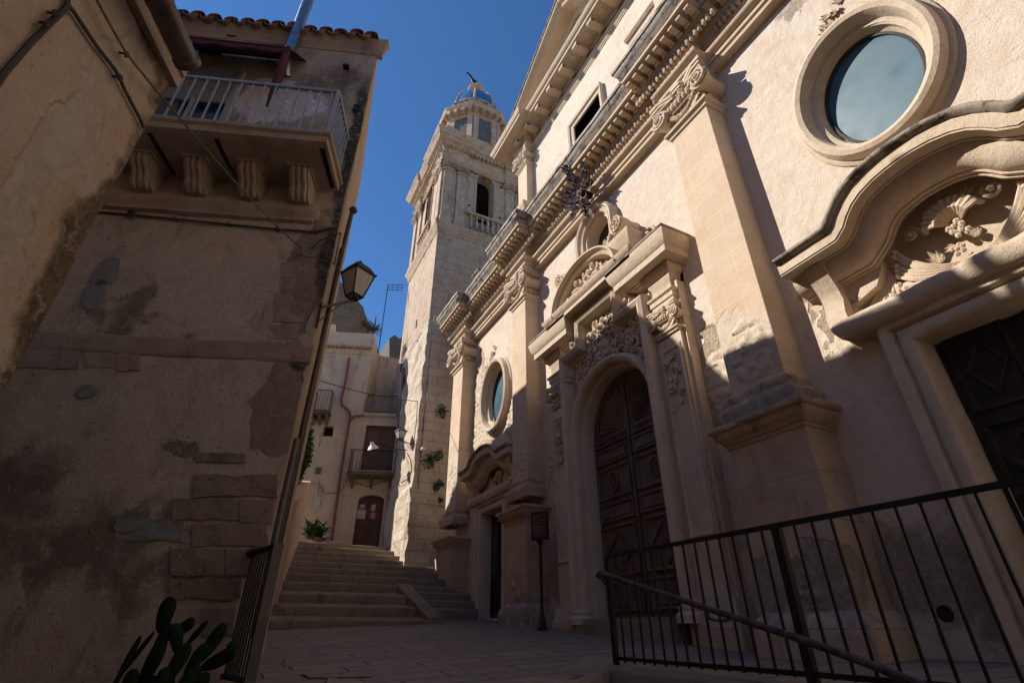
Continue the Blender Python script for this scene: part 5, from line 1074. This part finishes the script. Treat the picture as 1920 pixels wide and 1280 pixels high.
# ------------------------------------------------------------------ street lantern on the house corner
def text_mesh(body, size, o, eu, ez, ep, mat, parent, name):
    cu = bpy.data.curves.new(name, 'FONT'); cu.body = body; cu.size = size; cu.extrude = .0015; cu.align_x = 'CENTER'; cu.align_y = 'CENTER'; cu.resolution_u = 2
    ob = bpy.data.objects.new(name, cu); me = bpy.data.meshes.new_from_object(ob); bpy.data.objects.remove(ob); mb = MB()
    o, eu, ez, ep = map(Vector, (o, eu, ez, ep)); mb.add([o+eu*v.co.x+ez*v.co.y+ep*v.co.z for v in me.vertices], [tuple(p.vertices) for p in me.polygons]); return mb.build(name, mat, parent, double=False)
def lantern(lab, ct, H, wd, arm_from, kind, grp, yaw=0, hang=False):
    t = thing('street_lantern', lab, 'street lamp', tuple(ct), grp); ct = Vector(ct)
    def sqr(r, z): return [ct+V(r*math.cos(R(45+90*i)+yaw)*1.414, r*math.sin(R(45+90*i)+yaw)*1.414, z) for i in range(4)]
    b, m_, tp = sqr(wd*.26, 0), sqr(wd*.5, H*.62), sqr(wd*.12, H*.88)
    mb = MB(); mb.add(b+m_, [(i, (i+1) % 4, 4+(i+1) % 4, 4+i) for i in range(4)]+[(0, 1, 2, 3)]); mb.build('lamp_glass', M['lamp_glass'], t)
    mb = MB(); k = wd*.035
    for i in range(4):
        mb.bar(b[i], m_[i], k*1.6, k*1.6, (0, 0, 1)); mb.bar(b[i], b[(i+1) % 4], k*1.6, k*1.6); mb.bar(m_[i], m_[(i+1) % 4], k*2.6, k*2.0)
    for (A, Bq) in ((sqr(wd*.55, H*.62), sqr(wd*.54, H*.66)),): mb.add(A+Bq, [(i, (i+1) % 4, 4+(i+1) % 4, 4+i) for i in range(4)]+[(0, 1, 2, 3)])
    mb.build('cage', M['iron'], t)
    mb = MB(); r0, r1, r2 = sqr(wd*.54, H*.645), sqr(wd*.34, H*.84), sqr(wd*.12, H*.92)
    mb.add(r0+r1+r2, [(i, (i+1) % 4, 4+(i+1) % 4, 4+i) for i in range(4)]+[(4+i, 4+(i+1) % 4, 8+(i+1) % 4, 8+i) for i in range(4)]); mb.lathe(ct+V(0, 0, H*.91), [(wd*.14, 0), (wd*.16, H*.02), (wd*.06, H*.05), (wd*.09, H*.08), (0, H*.14)], 10)
    for i in range(4): mb.ball(r0[i]+V(0, 0, .0), wd*.05, 6, 4)
    mb.build('lamp_roof', M['iron'], t)
    mb = MB(); mb.tube([ct+V(0, 0, .0), ct+V(0, 0, -H*.10)], wd*.09, 8)
    for i in range(4): w = R(45+90*i)+yaw; mb.tube([ct+V(wd*.26*math.cos(w), wd*.26*math.sin(w), 0), ct+V(wd*.22*math.cos(w), wd*.22*math.sin(w), -H*.07), ct+V(wd*.06*math.cos(w), wd*.06*math.sin(w), -H*.09)], wd*.03, 5)
    base = ct+V(0, 0, -H*.12); a = Vector(arm_from); mb.tube([base, a], wd*.06, 6); mb.tube([a+V(0, 0, .05), a+V(0, 0, -.22)], wd*.045, 6); mb.tube([base.lerp(a, .35), a+V(0, 0, -.16)], wd*.025, 6)
    mb.build('wall_bracket', M['iron'], t); return t
Yl = 4.95; lt = ay(668, 489, Yl); lb = ay(664, 556, Yl)
lantern('large black street lantern on a bracket at the corner of the balcony house', lb, lt.z-lb.z, .26, LF(*lf(602, 577), .01), 0, 'wall lanterns', yaw=.5)
# ------------------------------------------------------------------ house at the top of the stairs
BO = V(4.15, 16.4, 0); be = V(math.sin(R(110.4)), math.cos(R(110.4)), 0); bn = V(-.34857, -.93728, 0); BF = Fr(BO, be, (0, 0, 1), bn)
def bs(x, y, p=0):
    w = ap(x, y, BO+bn*p, bn)-BO; return w.dot(be), w.z
bh = thing('stairhead_house', 'old plastered house at the head of the stairs with arched door and red pipes', 'house', tuple(BO-be*1.4+V(0, 0, 2)))
sR, zT = bs(746, 776); sL = -5.2; sB, zTop = bs(703, 626)
dl, dz0 = bs(660, 1016, 0); dr, _ = bs(711, 1018, 0); dtop = bs(686, 927, 0)[1]; dz0 = 2.0
dc, dhw = (dl+dr)/2, (dr-dl)/2
wl, wz1 = bs(687, 797); wr, wz0 = bs(734, 882)
sw = [bs(607, 798), bs(623, 818)]
outer = [(sL, 1.0), (.25, 1.0), (.25, zT), (sB, zT), (sB, zTop), (sL, zTop)]
hl = [[(wl, wz0), (wr, wz0), (wr, wz1), (wl, wz1)], archpts(dc, dhw, dtop-.16, dz0, 10, .16), [(sw[0][0], sw[1][1]), (sw[1][0], sw[1][1]), (sw[1][0], sw[0][1]), (sw[0][0], sw[0][1])]]
mb = MB(); mb.plate(outer, hl, BF, 0, -.35); mb.build('house_wall', M['back_wall'], bh, double=False)
mb = MB(); mb.prism([BF(sB, 1, -.352), BF(sB, 1, -3.2), BF(sL, 1, -3.2), BF(sL, 1, -.352)], (0, 0, zTop-1.05)); mb.prism([BF(.25, 1, -.352), BF(.25, 1, -3), BF(sB+.01, 1, -3), BF(sB+.01, 1, -.352)], (0, 0, zT-1.02)); mb.build('house_body', M['back_wall'], bh)
# side face of the upper block and set-back storey
mb = MB(); s2, z2 = bs(756, 640, -1.6); mb.prism([BF(sB+.01, zT-.2, -1.6), BF(.9, zT-.2, -1.6), BF(.9, zTop-.75, -1.6), BF(.2, zTop-.30, -1.6), BF(sB+.01, zTop-.05, -1.6)], bn*-1.5); mb.build('setback_storey', M['back_wall'], bh, rough=(.3, .02, 2))
mb = MB(); mb.prism([BF(sB-.012, 7.6, -.05), BF(sB+.004, 7.6, -.05), BF(sB+.004, 9.6, -.05), BF(sB+.004, 9.6, -1.2), BF(sB+.004, 8.3, -1.2)], be*.012) if False else None
P = [BF(sB, 0, 0), BF(sL, 0, 0)]; P = P if V(0, 0, 1).cross((P[1]-P[0]).normalized()).dot(bn) > 0 else P[::-1]
tz = bs(650, 655)[1]
mb = MB(); mb.sweep(P, (0, 0, 1), [(0, tz-.20), (.05, tz-.18), (.06, tz-.08), (.10, tz-.05), (.10, tz-.01), (0, tz)]); mb.build('eave_moulding', M['back_wall'], bh)
mb = MB(); n = 26
for i in range(n): s_ = sB-.08-.15*i; mb.tube([BF(s_, tz+.02, .20), BF(s_, tz+.07, -.02)], .06, 8)
mb.build('tile_row', M['tile'], bh)
# doors
mb = MB(); mb.prism([BF(u, z, -.16) for u, z in archpts(dc, dhw+.02, dtop-.16, dz0-.02, 10, .17)], bn*-.05); dr_ = mb.build('arched_door', M['wood_red'], bh)
mb = MB(); mb.bar(BF(dc, dz0, -.15), BF(dc, dtop, -.15), .03, .03, bn)
for sg in (-1, 1):
    for z0, z1 in ((dz0+.12, dz0+.7), (dz0+.8, dtop-.35)):
        a, b = dc+sg*.06, dc+sg*(dhw-.08); mb.sweep([BF(a, z0, -.157), BF(b, z0, -.157), BF(b, z1, -.157), BF(a, z1, -.157)], bn, [(0, 0), (0, .012), (.02, .012), (.02, 0)], closed=True)
mb.build('door_panel', M['wood_red'], dr_)
for i, (x0, y0, x1, y1, mt) in enumerate(((675, 945, 684, 952, 'paper'), (671, 954, 684, 972, 'paper'), (695, 945, 703, 957, 'paper'), (693, 960, 703, 972, 'pink_paper'))):
    a = bs(x0, y0, -.14); b = bs(x1, y1, -.14); mb = MB(); mb.obox(BF((a[0]+b[0])/2, (a[1]+b[1])/2, -.148), be*abs(b[0]-a[0])/2, (0, 0, abs(a[1]-b[1])/2), bn*.004); pp_ = mb.build('paper_notice', M[mt], dr_)
    mb = MB(); h_ = abs(a[1]-b[1])
    for k in range(4): mb.obox(BF((a[0]+b[0])/2, (a[1]+b[1])/2+h_*(.3-.2*k), -.143), be*abs(b[0]-a[0])*.34, (0, 0, h_*.03), bn*.0015)
mb = MB(); mb.prism([BF(wl-.02, wz0, -.12), BF(wr+.02, wz0, -.12), BF(wr+.02, wz1+.02, -.12), BF(wl-.02, wz1+.02, -.12)], bn*-.05); bd_ = mb.build('balcony_door', M['wood_brown'], bh)
mb = MB(); wc = (wl+wr)/2; mb.bar(BF(wc, wz0, -.11), BF(wc, wz1, -.11), .03, .025, bn)
for sg in (-1, 1):
    for z0, z1 in ((wz0+.1, wz0+.6), (wz0+.68, wz1-.08)):
        a, b = sorted((wc+sg*.05, wc+sg*((wr-wl)/2-.05))); mb.sweep([BF(a, z0, -.117), BF(b, z0, -.117), BF(b, z1, -.117), BF(a, z1, -.117)], bn, [(0, 0), (0, .014), (.02, .014), (.02, 0)], closed=True)
mb.build('door_panel', M['wood_brown'], bd_)
def surround(s0, s1, z0, z1, nm):
    P = [BF(s0, z0, 0), BF(s0, z1, 0), BF(s1, z1, 0), BF(s1, z0, 0)]; d = bn.cross((P[1]-P[0]).normalized())
    if d.dot(-be) < 0: P = P[::-1]
    mb = MB(); mb.sweep(P, bn, [(0, -.05), (0, .02), (.05, .03), (.08, .02), (.08, 0)]); return mb.build(nm, M['back_wall'], bh)
surround(wl, wr, wz0, wz1, 'door_surround'); surround(dl-.0, dr, dz0, dtop, 'door_surround')
mb = MB(); mb.prism([BF(sw[0][0]-.02, sw[1][1]-.02, -.2), BF(sw[1][0]+.02, sw[1][1]-.02, -.2), BF(sw[1][0]+.02, sw[0][1]+.02, -.2), BF(sw[0][0]-.02, sw[0][1]+.02, -.2)], bn*-.02); mb.build('small_window', M['hole'], bh)
def balcony(x0, x1, yb, yt, p, nb, nm, slabth=.07, brackets=True):
    a, b = bs(x0, yb, p)[0], bs(x1, yb, p)[0]; zb_ = bs((x0+x1)/2, yb, p)[1]; zt_ = bs((x0+x1)/2, yt, p)[1]
    mb = MB(); mb.prism([BF(a, zb_-slabth, 0), BF(a, zb_-slabth, p), BF(b, zb_-slabth, p), BF(b, zb_-slabth, 0)], (0, 0, slabth)); mb.prism([BF(a-.03, zb_-slabth*.4, 0), BF(a-.03, zb_-slabth*.4, p+.03), BF(b+.03, zb_-slabth*.4, p+.03), BF(b+.03, zb_-slabth*.4, 0)], (0, 0, slabth*.3)); bl = mb.build(nm, M['ruin'] if brackets else M['back_wall'], bh)
    q = [BF(a+.02, 0, .02), BF(a+.02, 0, p-.02), BF(b-.02, 0, p-.02), BF(b-.02, 0, .02)]; mb = MB()
    for u, v in zip(q, q[1:]):
        for z in (zb_+.04, zt_): mb.bar(u+V(0, 0, z), v+V(0, 0, z), .022, .022)
    rr = mb.build('balcony_railing', M['iron'], bl)
    mb = MB(); 
    for u, v, n in ((q[0], q[1], 3), (q[1], q[2], nb), (q[2], q[3], 3)):
        for i in range(n+1): c_ = u.lerp(v, i/n); mb.bar(c_+V(0, 0, zb_), c_+V(0, 0, zt_), .013, .013, (1, 0, 0))
    mb.build('balusters', M['iron'], bl)
    if brackets:
        for t in (.1, .5, .9):
            s_ = a+(b-a)*t; mb = MB(); mb.prism([BF(s_-.035, zb_-slabth, 0), BF(s_-.035, zb_-slabth, p*.8), BF(s_-.035, zb_-slabth-.07, p*.75), BF(s_-.035, zb_-slabth-.14, p*.35), BF(s_-.035, zb_-.40, 0)], be*.07); mb.build('bracket', M['ruin'], bl)
balcony(650, 740, 887, 843, .42, 13, 'lower_balcony'); balcony(684, 744, 774, 741, .10, 11, 'terrace_balcony', .10, False); balcony(582, 616, 770, 730, .38, 6, 'side_balcony', .08)
def hpipe(pts, r, nm, mat, p=.07):
    mb = MB(); mb.tube([BF(*bs(x, y, p), p) for x, y in pts], r, 8); return mb.build(nm, mat, bh)
hpipe([(655, 670), (648, 715), (640, 750), (641, 758), (655, 770), (657, 780), (652, 810), (640, 880), (622, 1012)], .042, 'red_downpipe', M['red_pipe'])
hpipe([(682, 779), (664, 780), (657, 790)], .036, 'red_branch_pipe', M['red_pipe'])
hpipe([(757, 690), (752, 760), (744, 850)], .04, 'right_downpipe', M['red_pipe'], .10); hpipe([(744, 850), (741, 930), (735, 1012)], .04, 'lower_right_pipe', M['grey_pipe'], .10)
for (x, y, w, h, mt, nm) in ((597, 882, 5, 6, 'cable_grey', 'grey_box'), (595, 941, 5, 10, 'paper', 'meter_box'), (655, 926, 4.5, 3, 'paper', 'number_plate'), (584, 907, 4.5, 3, 'paper', 'number_plate')):
    s_, z = bs(x, y); d = ap(x, y, BO, bn).length/1000; mb = MB(); mb.obox(BF(s_, z, .015), be*w*d, (0, 0, h*d), bn*.015); nbx = mb.build(nm, M[mt], bh)
    if nm == 'number_plate': text_mesh('15' if x > 600 else '17', .10, BF(s_, z, .033), be, (0, 0, 1), bn, M['print'], nbx, 'plate_number')
mb = MB(); mb.tube([BF(*bs(x, y, .03), .03) for x, y in ((598, 905), (610, 925), (640, 922), (652, 900), (690, 912), (738, 896))], .010, 5); mb.tube([BF(*bs(x, y, .03), .03) for x, y in ((598, 900), (597, 930))], .008, 5); mb.build('wall_cable', M['cable'], bh)
# cable across the alley
mb = MB(); a = LS(2.0, 0, 0); a = ap(600, 713, HC+sd_*2.2, (sd_.y, -sd_.x, 0)) if False else ay(600, 713, 12.5); b = ay(783, 752, 13.9); b2 = ay(775, 835, 13.9)
mb.tube([a.lerp(b, t)+V(0, 0, -.18*t*(1-t)*4*.5) for t in [i/12 for i in range(13)]], .012, 5); mb.tube([b, b.lerp(b2, .5)+V(.02, 0, 0), b2], .010, 5); tag(mb.build('alley_cable', M['cable']), 'dark cable strung across the alley from the left house to the tower wall', 'cable')
# wall lantern and white dish lamp by the tower
c_ = ay(750, 828, 13.6)+V(0, 0, 0); lantern('small black lantern with pale glass beside the tower, above the stairs', ay(750, 822, 14.6), .36, .26, ay(772, 833, 14.6), 1, 'wall lanterns', yaw=.3)
t = ay(699, 838, 15.0); dl_ = thing('dish_lamp', 'white bowl-shaped street lamp head hanging in front of the balcony door', 'lamp', tuple(t))
mb = MB(); mb.lathe(t, [(.0, .16), (.05, .15), (.06, .08), (.12, .02), (.17, -.05), (.16, -.06), (.1, 0), (0, .05)], 14, (-.35, -.25, .9)); mb.build('lamp_bowl', M['white'], dl_)
mb = MB(); mb.tube([t+V(0, 0, .12), t+V(.10, 0, .16), ay(745, 842, 15.0), ay(775, 845, 14.9)], .014, 6); mb.build('lamp_arm', M['iron'], dl_)
t = ay(793, 842, 13.85); mb = MB(); mb.ball(t, (.07, .07, .06), 10, 6); mb.lathe(t+V(0, .02, 0), [(.05, 0), (.05, .12)], 10, (0, 1, 0)); tag(mb.build('security_camera', M['white']), 'small white dome camera on the tower wall', 'camera')
mb = MB(); t = ay(757, 900, 13.95); mb.tube([ay(x, y, 13.85) for x, y in ((752, 905), (760, 900), (768, 895), (772, 880), (770, 862), (764, 850))], .014, 5); mb.tube([ay(x, y, 13.85) for x, y in ((745, 900), (750, 912), (762, 908), (766, 890))], .01, 5); tag(mb.build('cable_loop', M['cable_grey']), 'loose grey cable loops on the edge of the tower base', 'cable')
# pink wall, ivy and potted plant
pw = [ay(556, 903, 13.2), ay(584, 945, 15.2), ay(573, 1010, 15.4), ay(541, 1034, 13.2)]
mb = MB(); b0, b1 = V(xl(11.2)+.02, 11.2, 0), V(xl(15.7)+.0, 15.75, 0); dpw = (b1-b0).normalized(); npw = V(dpw.y, -dpw.x, 0)
zA, zB = ap(548, 905, b0, npw), ap(581, 943, b0, npw)
mb.prism([V(b0.x, b0.y, .2), V(b1.x, b1.y, .2), V(b1.x, b1.y, zB.z), V(b0.x, b0.y, zA.z+.25)], -npw*.5)
pk = mb.build('pink_garden_wall', M['pink_wall'], rough=(.2, .008, 3)); tag(pk, 'low pink plastered wall along the left edge of the stairs', 'wall')
mb = MB(); c = ay(574, 850, 14.2); leaf_cluster(mb, c+V(-.1, .2, .1), (.26, .35, .55), 1500, .12, 5, .7); leaf_cluster(mb, c+V(-.15, .1, -.45), (.20, .25, .35), 600, .10, 6, 1.2); leaf_cluster(mb, c+V(-.1, .2, .6), (.14, .25, .3), 350, .11, 7, .2)
hv = thing('hanging_creeper', 'dense green creeper hanging over the pink wall beside the stairs', 'creeper', tuple(c)); mb.build('creeper_leaves', M['leaf'], hv)
mb = MB()
for k in range(5): mb.tube([c+V(-.2+.06*k, .3, -.9), c+V(-.15+.05*k, .25, -.3), c+V(-.15+.03*k, .2, .4)], .012, 5)
mb.build('creeper_stems', M['bark'], hv)
pp = ay(598, 1010, 16.2); pt = thing('potted_plant', 'spiky green plant in a clay pot at the top of the stairs', 'potted plant', (pp.x, pp.y, 2.08))
mb = MB(); mb.lathe((pp.x, pp.y, 2.08), [(0, 0), (.09, 0), (.12, .14), (.135, .15), (.135, .18), (.11, .18), (.10, .14), (0, .14)], 14); mb.build('clay_pot', M['pot'], pt)
mb = MB(); rn = random.Random(2)
for i in range(170):
    w = rn.uniform(0, 6.28); up = rn.uniform(.1, 1.2); d = V(math.cos(w), math.sin(w), up).normalized(); b = V(pp.x+rn.uniform(-.35, .10), pp.y, 2.20+rn.uniform(0, .38)); leafb(mb, b, d, V(0, 0, 1) if abs(d.z) < .9 else V(1, 0, 0), rn.uniform(.25, .42), .022, -.3, 4)
mb.build('spiky_leaves', M['leaf'], pt)
# roof things beyond the stairhead house
mb = MB(); mb.prism([ay(x, y, 21.5) for x, y in ((600, 500), (633, 524), (660, 552), (681, 574), (690, 600), (694, 640), (600, 650))], (0, 3, 0)); tag(mb.build('ruined_wall', M['ruin'], rough=(.5, .08, 1)), 'dark rough old masonry wall rising behind the stairhead house', 'wall')
mb = MB(); mb.prism([ay(x, y, 19.5) for x, y in ((612, 608), (630, 608), (630, 640), (612, 650))], (0, 1.2, 0)); tag(mb.build('roof_chimney', M['back_wall'], rough=(.3, .02, 2)), 'pale block chimney in front of the dark ruined wall', 'chimney')
mb = MB(); mb.prism([ay(x, y, 24) for x, y in ((730, 634), (740, 628), (748, 634), (790, 630), (790, 720), (730, 720))], (0, 3, 0)); far = tag(mb.build('distant_roof_house', M['ruin']), 'grey distant house roof seen between the stairhead house and the tower', 'house')
mast = ap(712, 640, BO+bn*-1.0, bn); mt = ap(720, 533, BO+bn*-1.0, bn); an = thing('tv_antenna', 'thin television antenna with three arms on the stairhead house roof', 'antenna', tuple(mast))
mb = MB(); mb.tube([mast+V(0, 0, -.5), V(mast.x, mast.y, mt.z)+V(.0, 0, 0)], .02, 6); mb.build('mast', M['iron'], an)
for k, y in enumerate((533, 540, 547)):
    z = mt.z-.13*k; mb = MB(); mb.tube([V(mast.x, mast.y, z), V(mast.x, mast.y, z)+be*.62+V(0, 0, .02)], .012, 6)
    for s_ in (.2, .4, .6): mb.tube([V(mast.x, mast.y, z)+be*s_+bn*.12, V(mast.x, mast.y, z)+be*s_-bn*.12], .006, 5)
    mb.build('antenna_arm', M['iron'], an)
yp = ap(686, 622, BO+bn*-.7, bn); yu = thing('roof_yucca', 'green yucca with spiky leaves on the roof terrace', 'plant', tuple(yp))
mb = MB(); mb.tube([yp+V(0, 0, -.3), yp+V(.03, 0, .15)], .05, 8); mb.tube([yp+V(.2, 0, -.3), yp+V(.26, 0, .12)], .045, 8); mb.build('trunk', M['bark'], yu)
mb = MB(); rn = random.Random(6)
for cx_ in (yp+V(-.05, 0, .22), yp+V(.28, 0, .16)):
    for i in range(110):
        w = rn.uniform(0, 6.28); d = V(math.cos(w), math.sin(w), rn.uniform(-.5, 1.6)).normalized(); leafb(mb, cx_, d, V(0, 0, 1) if abs(d.z) < .8 else V(1, 0, 0), rn.uniform(.28, .42), .014, -.2, 3)
mb.build('spiky_leaves', M['leaf_dry'], yu)
mb = MB(); a = ap(702, 626, BO+bn*-.4, bn); mb.tube([a+V(0, 0, -.3), ap(705, 594, BO+bn*-.4, bn)], .022, 6); tag(mb.build('roof_post', M['iron']), 'short thin iron post on the roof beside the yucca', 'post')
# ------------------------------------------------------------------ sign on its post by the church wall
sp = V(4.43, 7.72, 0); sp.z = zg(sp.x, sp.y); sg_ = thing('information_sign', 'dark brown framed information panel on a slim black post by the church wall', 'sign', tuple(sp))
mb = MB(); mb.lathe(sp, [(0, 0), (.085, 0), (.085, .03), (.06, .06), (.055, .14), (.035, .17), (.030, .24), (0, .24)], 14); mb.tube([sp, sp+V(0, 0, 1.30)], .024, 10); mb.lathe(sp+V(0, 0, 1.2), [(.024, 0), (.04, .02), (.04, .05), (.06, .08), (0, .09)], 12); mb.build('post', M['iron'], sg_)
sn = V(-.80, -.60, 0).normalized(); su = V(-sn.y, sn.x, 0); 
if su.dot(RGT) < 0: su = -su
cen = sp+V(0, 0, 1.52); mb = MB(); mb.obox(cen, su*.15, (0, 0, .225), sn*.035); bd = mb.build('panel_case', M['iron'], sg_, bevel=.008)
mb = MB(); mb.obox(cen+sn*.037, su*.125, (0, 0, .195), sn*.002); mb.build('panel_face', plain('brown_panel', (.075, .022, .018), .5, 0, .2), bd)
mb = MB(); rn = random.Random(5); z = .15
while z > -.17:
    L = rn.uniform(.05, .10); mb.obox(cen+sn*.0405+V(0, 0, z)+su*(L-.10), su*L, (0, 0, .004), sn*.0008); z -= rn.choice((.018, .022, .035))
mb.build('panel_lettering', plain('faded_lettering', (.26, .16, .14), .7), bd)
# ------------------------------------------------------------------ railings
rg = thing('platform_railing', 'long dark iron railing along the raised platform in front of the church', 'railing', (2.97, 3.97, -.25))
def rzt(Y): return .575 if Y > 2.2 else .56+(Y-2.2)*.002
def rzb(Y): return zg(2.97, Y)*.0-.235-.01*(4-Y)*.6
RX = 3.0
mb = MB(); mb.bar((RX, 4.0, rzt(4)), (RX-.02, -2.5, rzt(-2)), .022, .030); mb.build('top_rail', M['iron'], rg)
mb = MB(); mb.bar((RX, 4.0, rzb(4)+.03), (RX-.02, -2.5, rzb(-2.5)+.03), .016, .028); mb.build('bottom_rail', M['iron'], rg)
for Yp, w in ((4.02, .045), (2.24, .055), (.3, .055), (-1.6, .055)):
    mb = MB(); mb.bar((RX, Yp, -.34), (RX, Yp, rzt(Yp)+.005), w, w*.8, (1, 0, 0)); mb.build('railing_post', M['iron'], rg)
f0 = None; Yb = 3.90
while Yb > -1.6:
    if min(abs(Yb-y_) for y_ in (2.24, .3)) > .05:
        if f0 is None:
            mb = MB(); mb.bar((RX, Yb, -.235), (RX, Yb, .57), .013, .013, (1, 0, 0)); f0 = mb.build('baluster', M['iron'], rg); Y0_ = Yb
        else: clone(f0, f0.location+V(0, Yb-Y0_, 0), rg)
    Yb -= .119
hp = [(1137, 1094), (1130, 1084), (1120, 1078), (1124, 1073), (1135, 1076), (1175, 1090), (1300, 1131), (1400, 1164), (1500, 1197), (1620, 1240), (1730, 1285), (1900, 1350)]
mb = MB(); mb.tube([ax(x, y, RX-.10) for x, y in hp], .021, 10); mb.tube([ax(1137, 1094, RX-.10), ax(1143, 1098, RX)], .015, 6)
for x, y in ((1325, 1140), (1680, 1262)):
    a = ax(x, y, RX-.10); mb.tube([a, a+V(0, -.01, -.06), a+V(.04, -.06, -.075), a+V(.10, -.12, -.06)], .010, 6)
mb.build('handrail', M['rust'], rg)
pl_ = V(.235, 3.80, 0); wl_ = LF(.10, 0, 0); lr = thing('left_railing', 'short dark iron railing with flat grey end post beside the balcony house', 'railing', (pl_.x, pl_.y, -.28))
dlr = (wl_-pl_).normalized(); nlr = V(dlr.y, -dlr.x, 0)
if nlr.x < 0: nlr = -nlr
mb = MB(); mb.bar(pl_+V(0, 0, -.40), pl_+V(0, 0, .485), .05, .012, V(dlr.x, dlr.y, 0)); 
mb = MB(); mb.obox(pl_+V(0, 0, .04), V(1, 0, 0)*.030, V(0, 1, 0)*.008, V(0, 0, .445)); mb.build('end_post', M['grey_pipe'], lr)
mb = MB(); mb.bar(pl_+V(0, 0, .475), wl_+V(0, 0, .475), .04, .022); mb.build('top_rail', M['iron'], lr)
mb = MB(); mb.bar(pl_+V(0, 0, -.26), wl_+V(0, 0, -.26), .02, .03); mb.build('bottom_rail', M['iron'], lr)
mb = MB(); mb.lathe(wl_+V(0, 0, .475)-dlr*.0, [(.0, -.02), (.035, -.02), (.035, .0), (0, .0)], 10, dlr); mb.build('wall_flange', M['iron'], lr)
bars(pl_+dlr*.03, wl_-dlr*.02, -.25, .47, 9, .013, M['iron'], lr)
# ------------------------------------------------------------------ prickly pear
cb_ = az(320, 1500, -1.35); cb_ = V(-.42, 2.75, -1.35); ct_ = thing('prickly_pear', 'prickly pear cactus with flat dark green pads in the lower left corner', 'cactus', tuple(cb_))
pads = [(310, 1148, 31, 47, 0, 2.95), (346, 1171, 22, 36, -50, 2.9), (305, 1194, 22, 42, -22, 2.95), (331, 1193, 21, 42, 8, 2.85), (366, 1186, 9, 46, -35, 2.9), (397, 1201, 24, 56, -32, 2.9), (408, 1233, 25, 66, -58, 2.75), (284, 1240, 34, 66, -8, 2.9), (331, 1240, 26, 54, -25, 2.8), (367, 1232, 22, 44, -28, 2.8), (434, 1206, 16, 14, -60, 2.9), (236, 1240, 9, 70, -14, 2.95), (258, 1220, 6, 60, -28, 3.0), (312, 1275, 26, 40, 10, 2.8), (350, 1275, 26, 46, -40, 2.75), (240, 1290, 30, 50, 10, 2.85), (280, 1310, 34, 60, 0, 2.85), (330, 1330, 30, 60, 0, 2.8), (372, 1290, 22, 46, -20, 2.75)]
rn = random.Random(9)
for i, (x, y, w, h, tl, d) in enumerate(pads):
    c = ay(x, y+4, d); k = d/950*.98; w *= .80; mb = MB(); n, m_ = 12, 10; vs = []; yaw = rn.uniform(-.5, .5) if w > 12 else 0
    ex = RGT*math.cos(yaw)+FWD.cross(UPV)*0+(FWD*math.sin(yaw)); ex.normalize(); ez_ = V(0, 0, 1); ez_ = (ez_-ex*ez_.dot(ex)).normalized(); en = ex.cross(ez_); tt = R(tl)
    e1 = ex*math.cos(tt)+ez_*math.sin(tt); e2 = -ex*math.sin(tt)+ez_*math.cos(tt)
    for j in range(m_+1):
        a = math.pi*j/m_; zz = -math.cos(a); ww = math.sin(a)**.8*(1+.22*zz)
        for q_ in range(n): b = 2*math.pi*q_/n; vs.append(c+e1*(w/2*k*ww*math.cos(b))+e2*(h/2*k*zz)+en*(.016*ww*math.sin(b)))
    mb.add(vs, [(j*n+q_, j*n+(q_+1) % n, (j+1)*n+(q_+1) % n, (j+1)*n+q_) for j in range(m_) for q_ in range(n)])
    for _ in range(14):
        u, v = rn.uniform(-.8, .8), rn.uniform(-.8, .8)
        if u*u+v*v < .8: mb.ball(c+e1*w/2*k*u+e2*h/2*k*v-en*.013*math.copysign(1, en.dot(FWD)), .0035, 5, 3)
    mb.build('cactus_pad', M['cactus'], ct_)
mb = MB(); mb.tube([cb_, cb_+V(.02, 0, .35), V(-.36, 2.8, -.45)], [.05, .045, .035], 8); mb.build('cactus_stem', M['bark'], ct_)
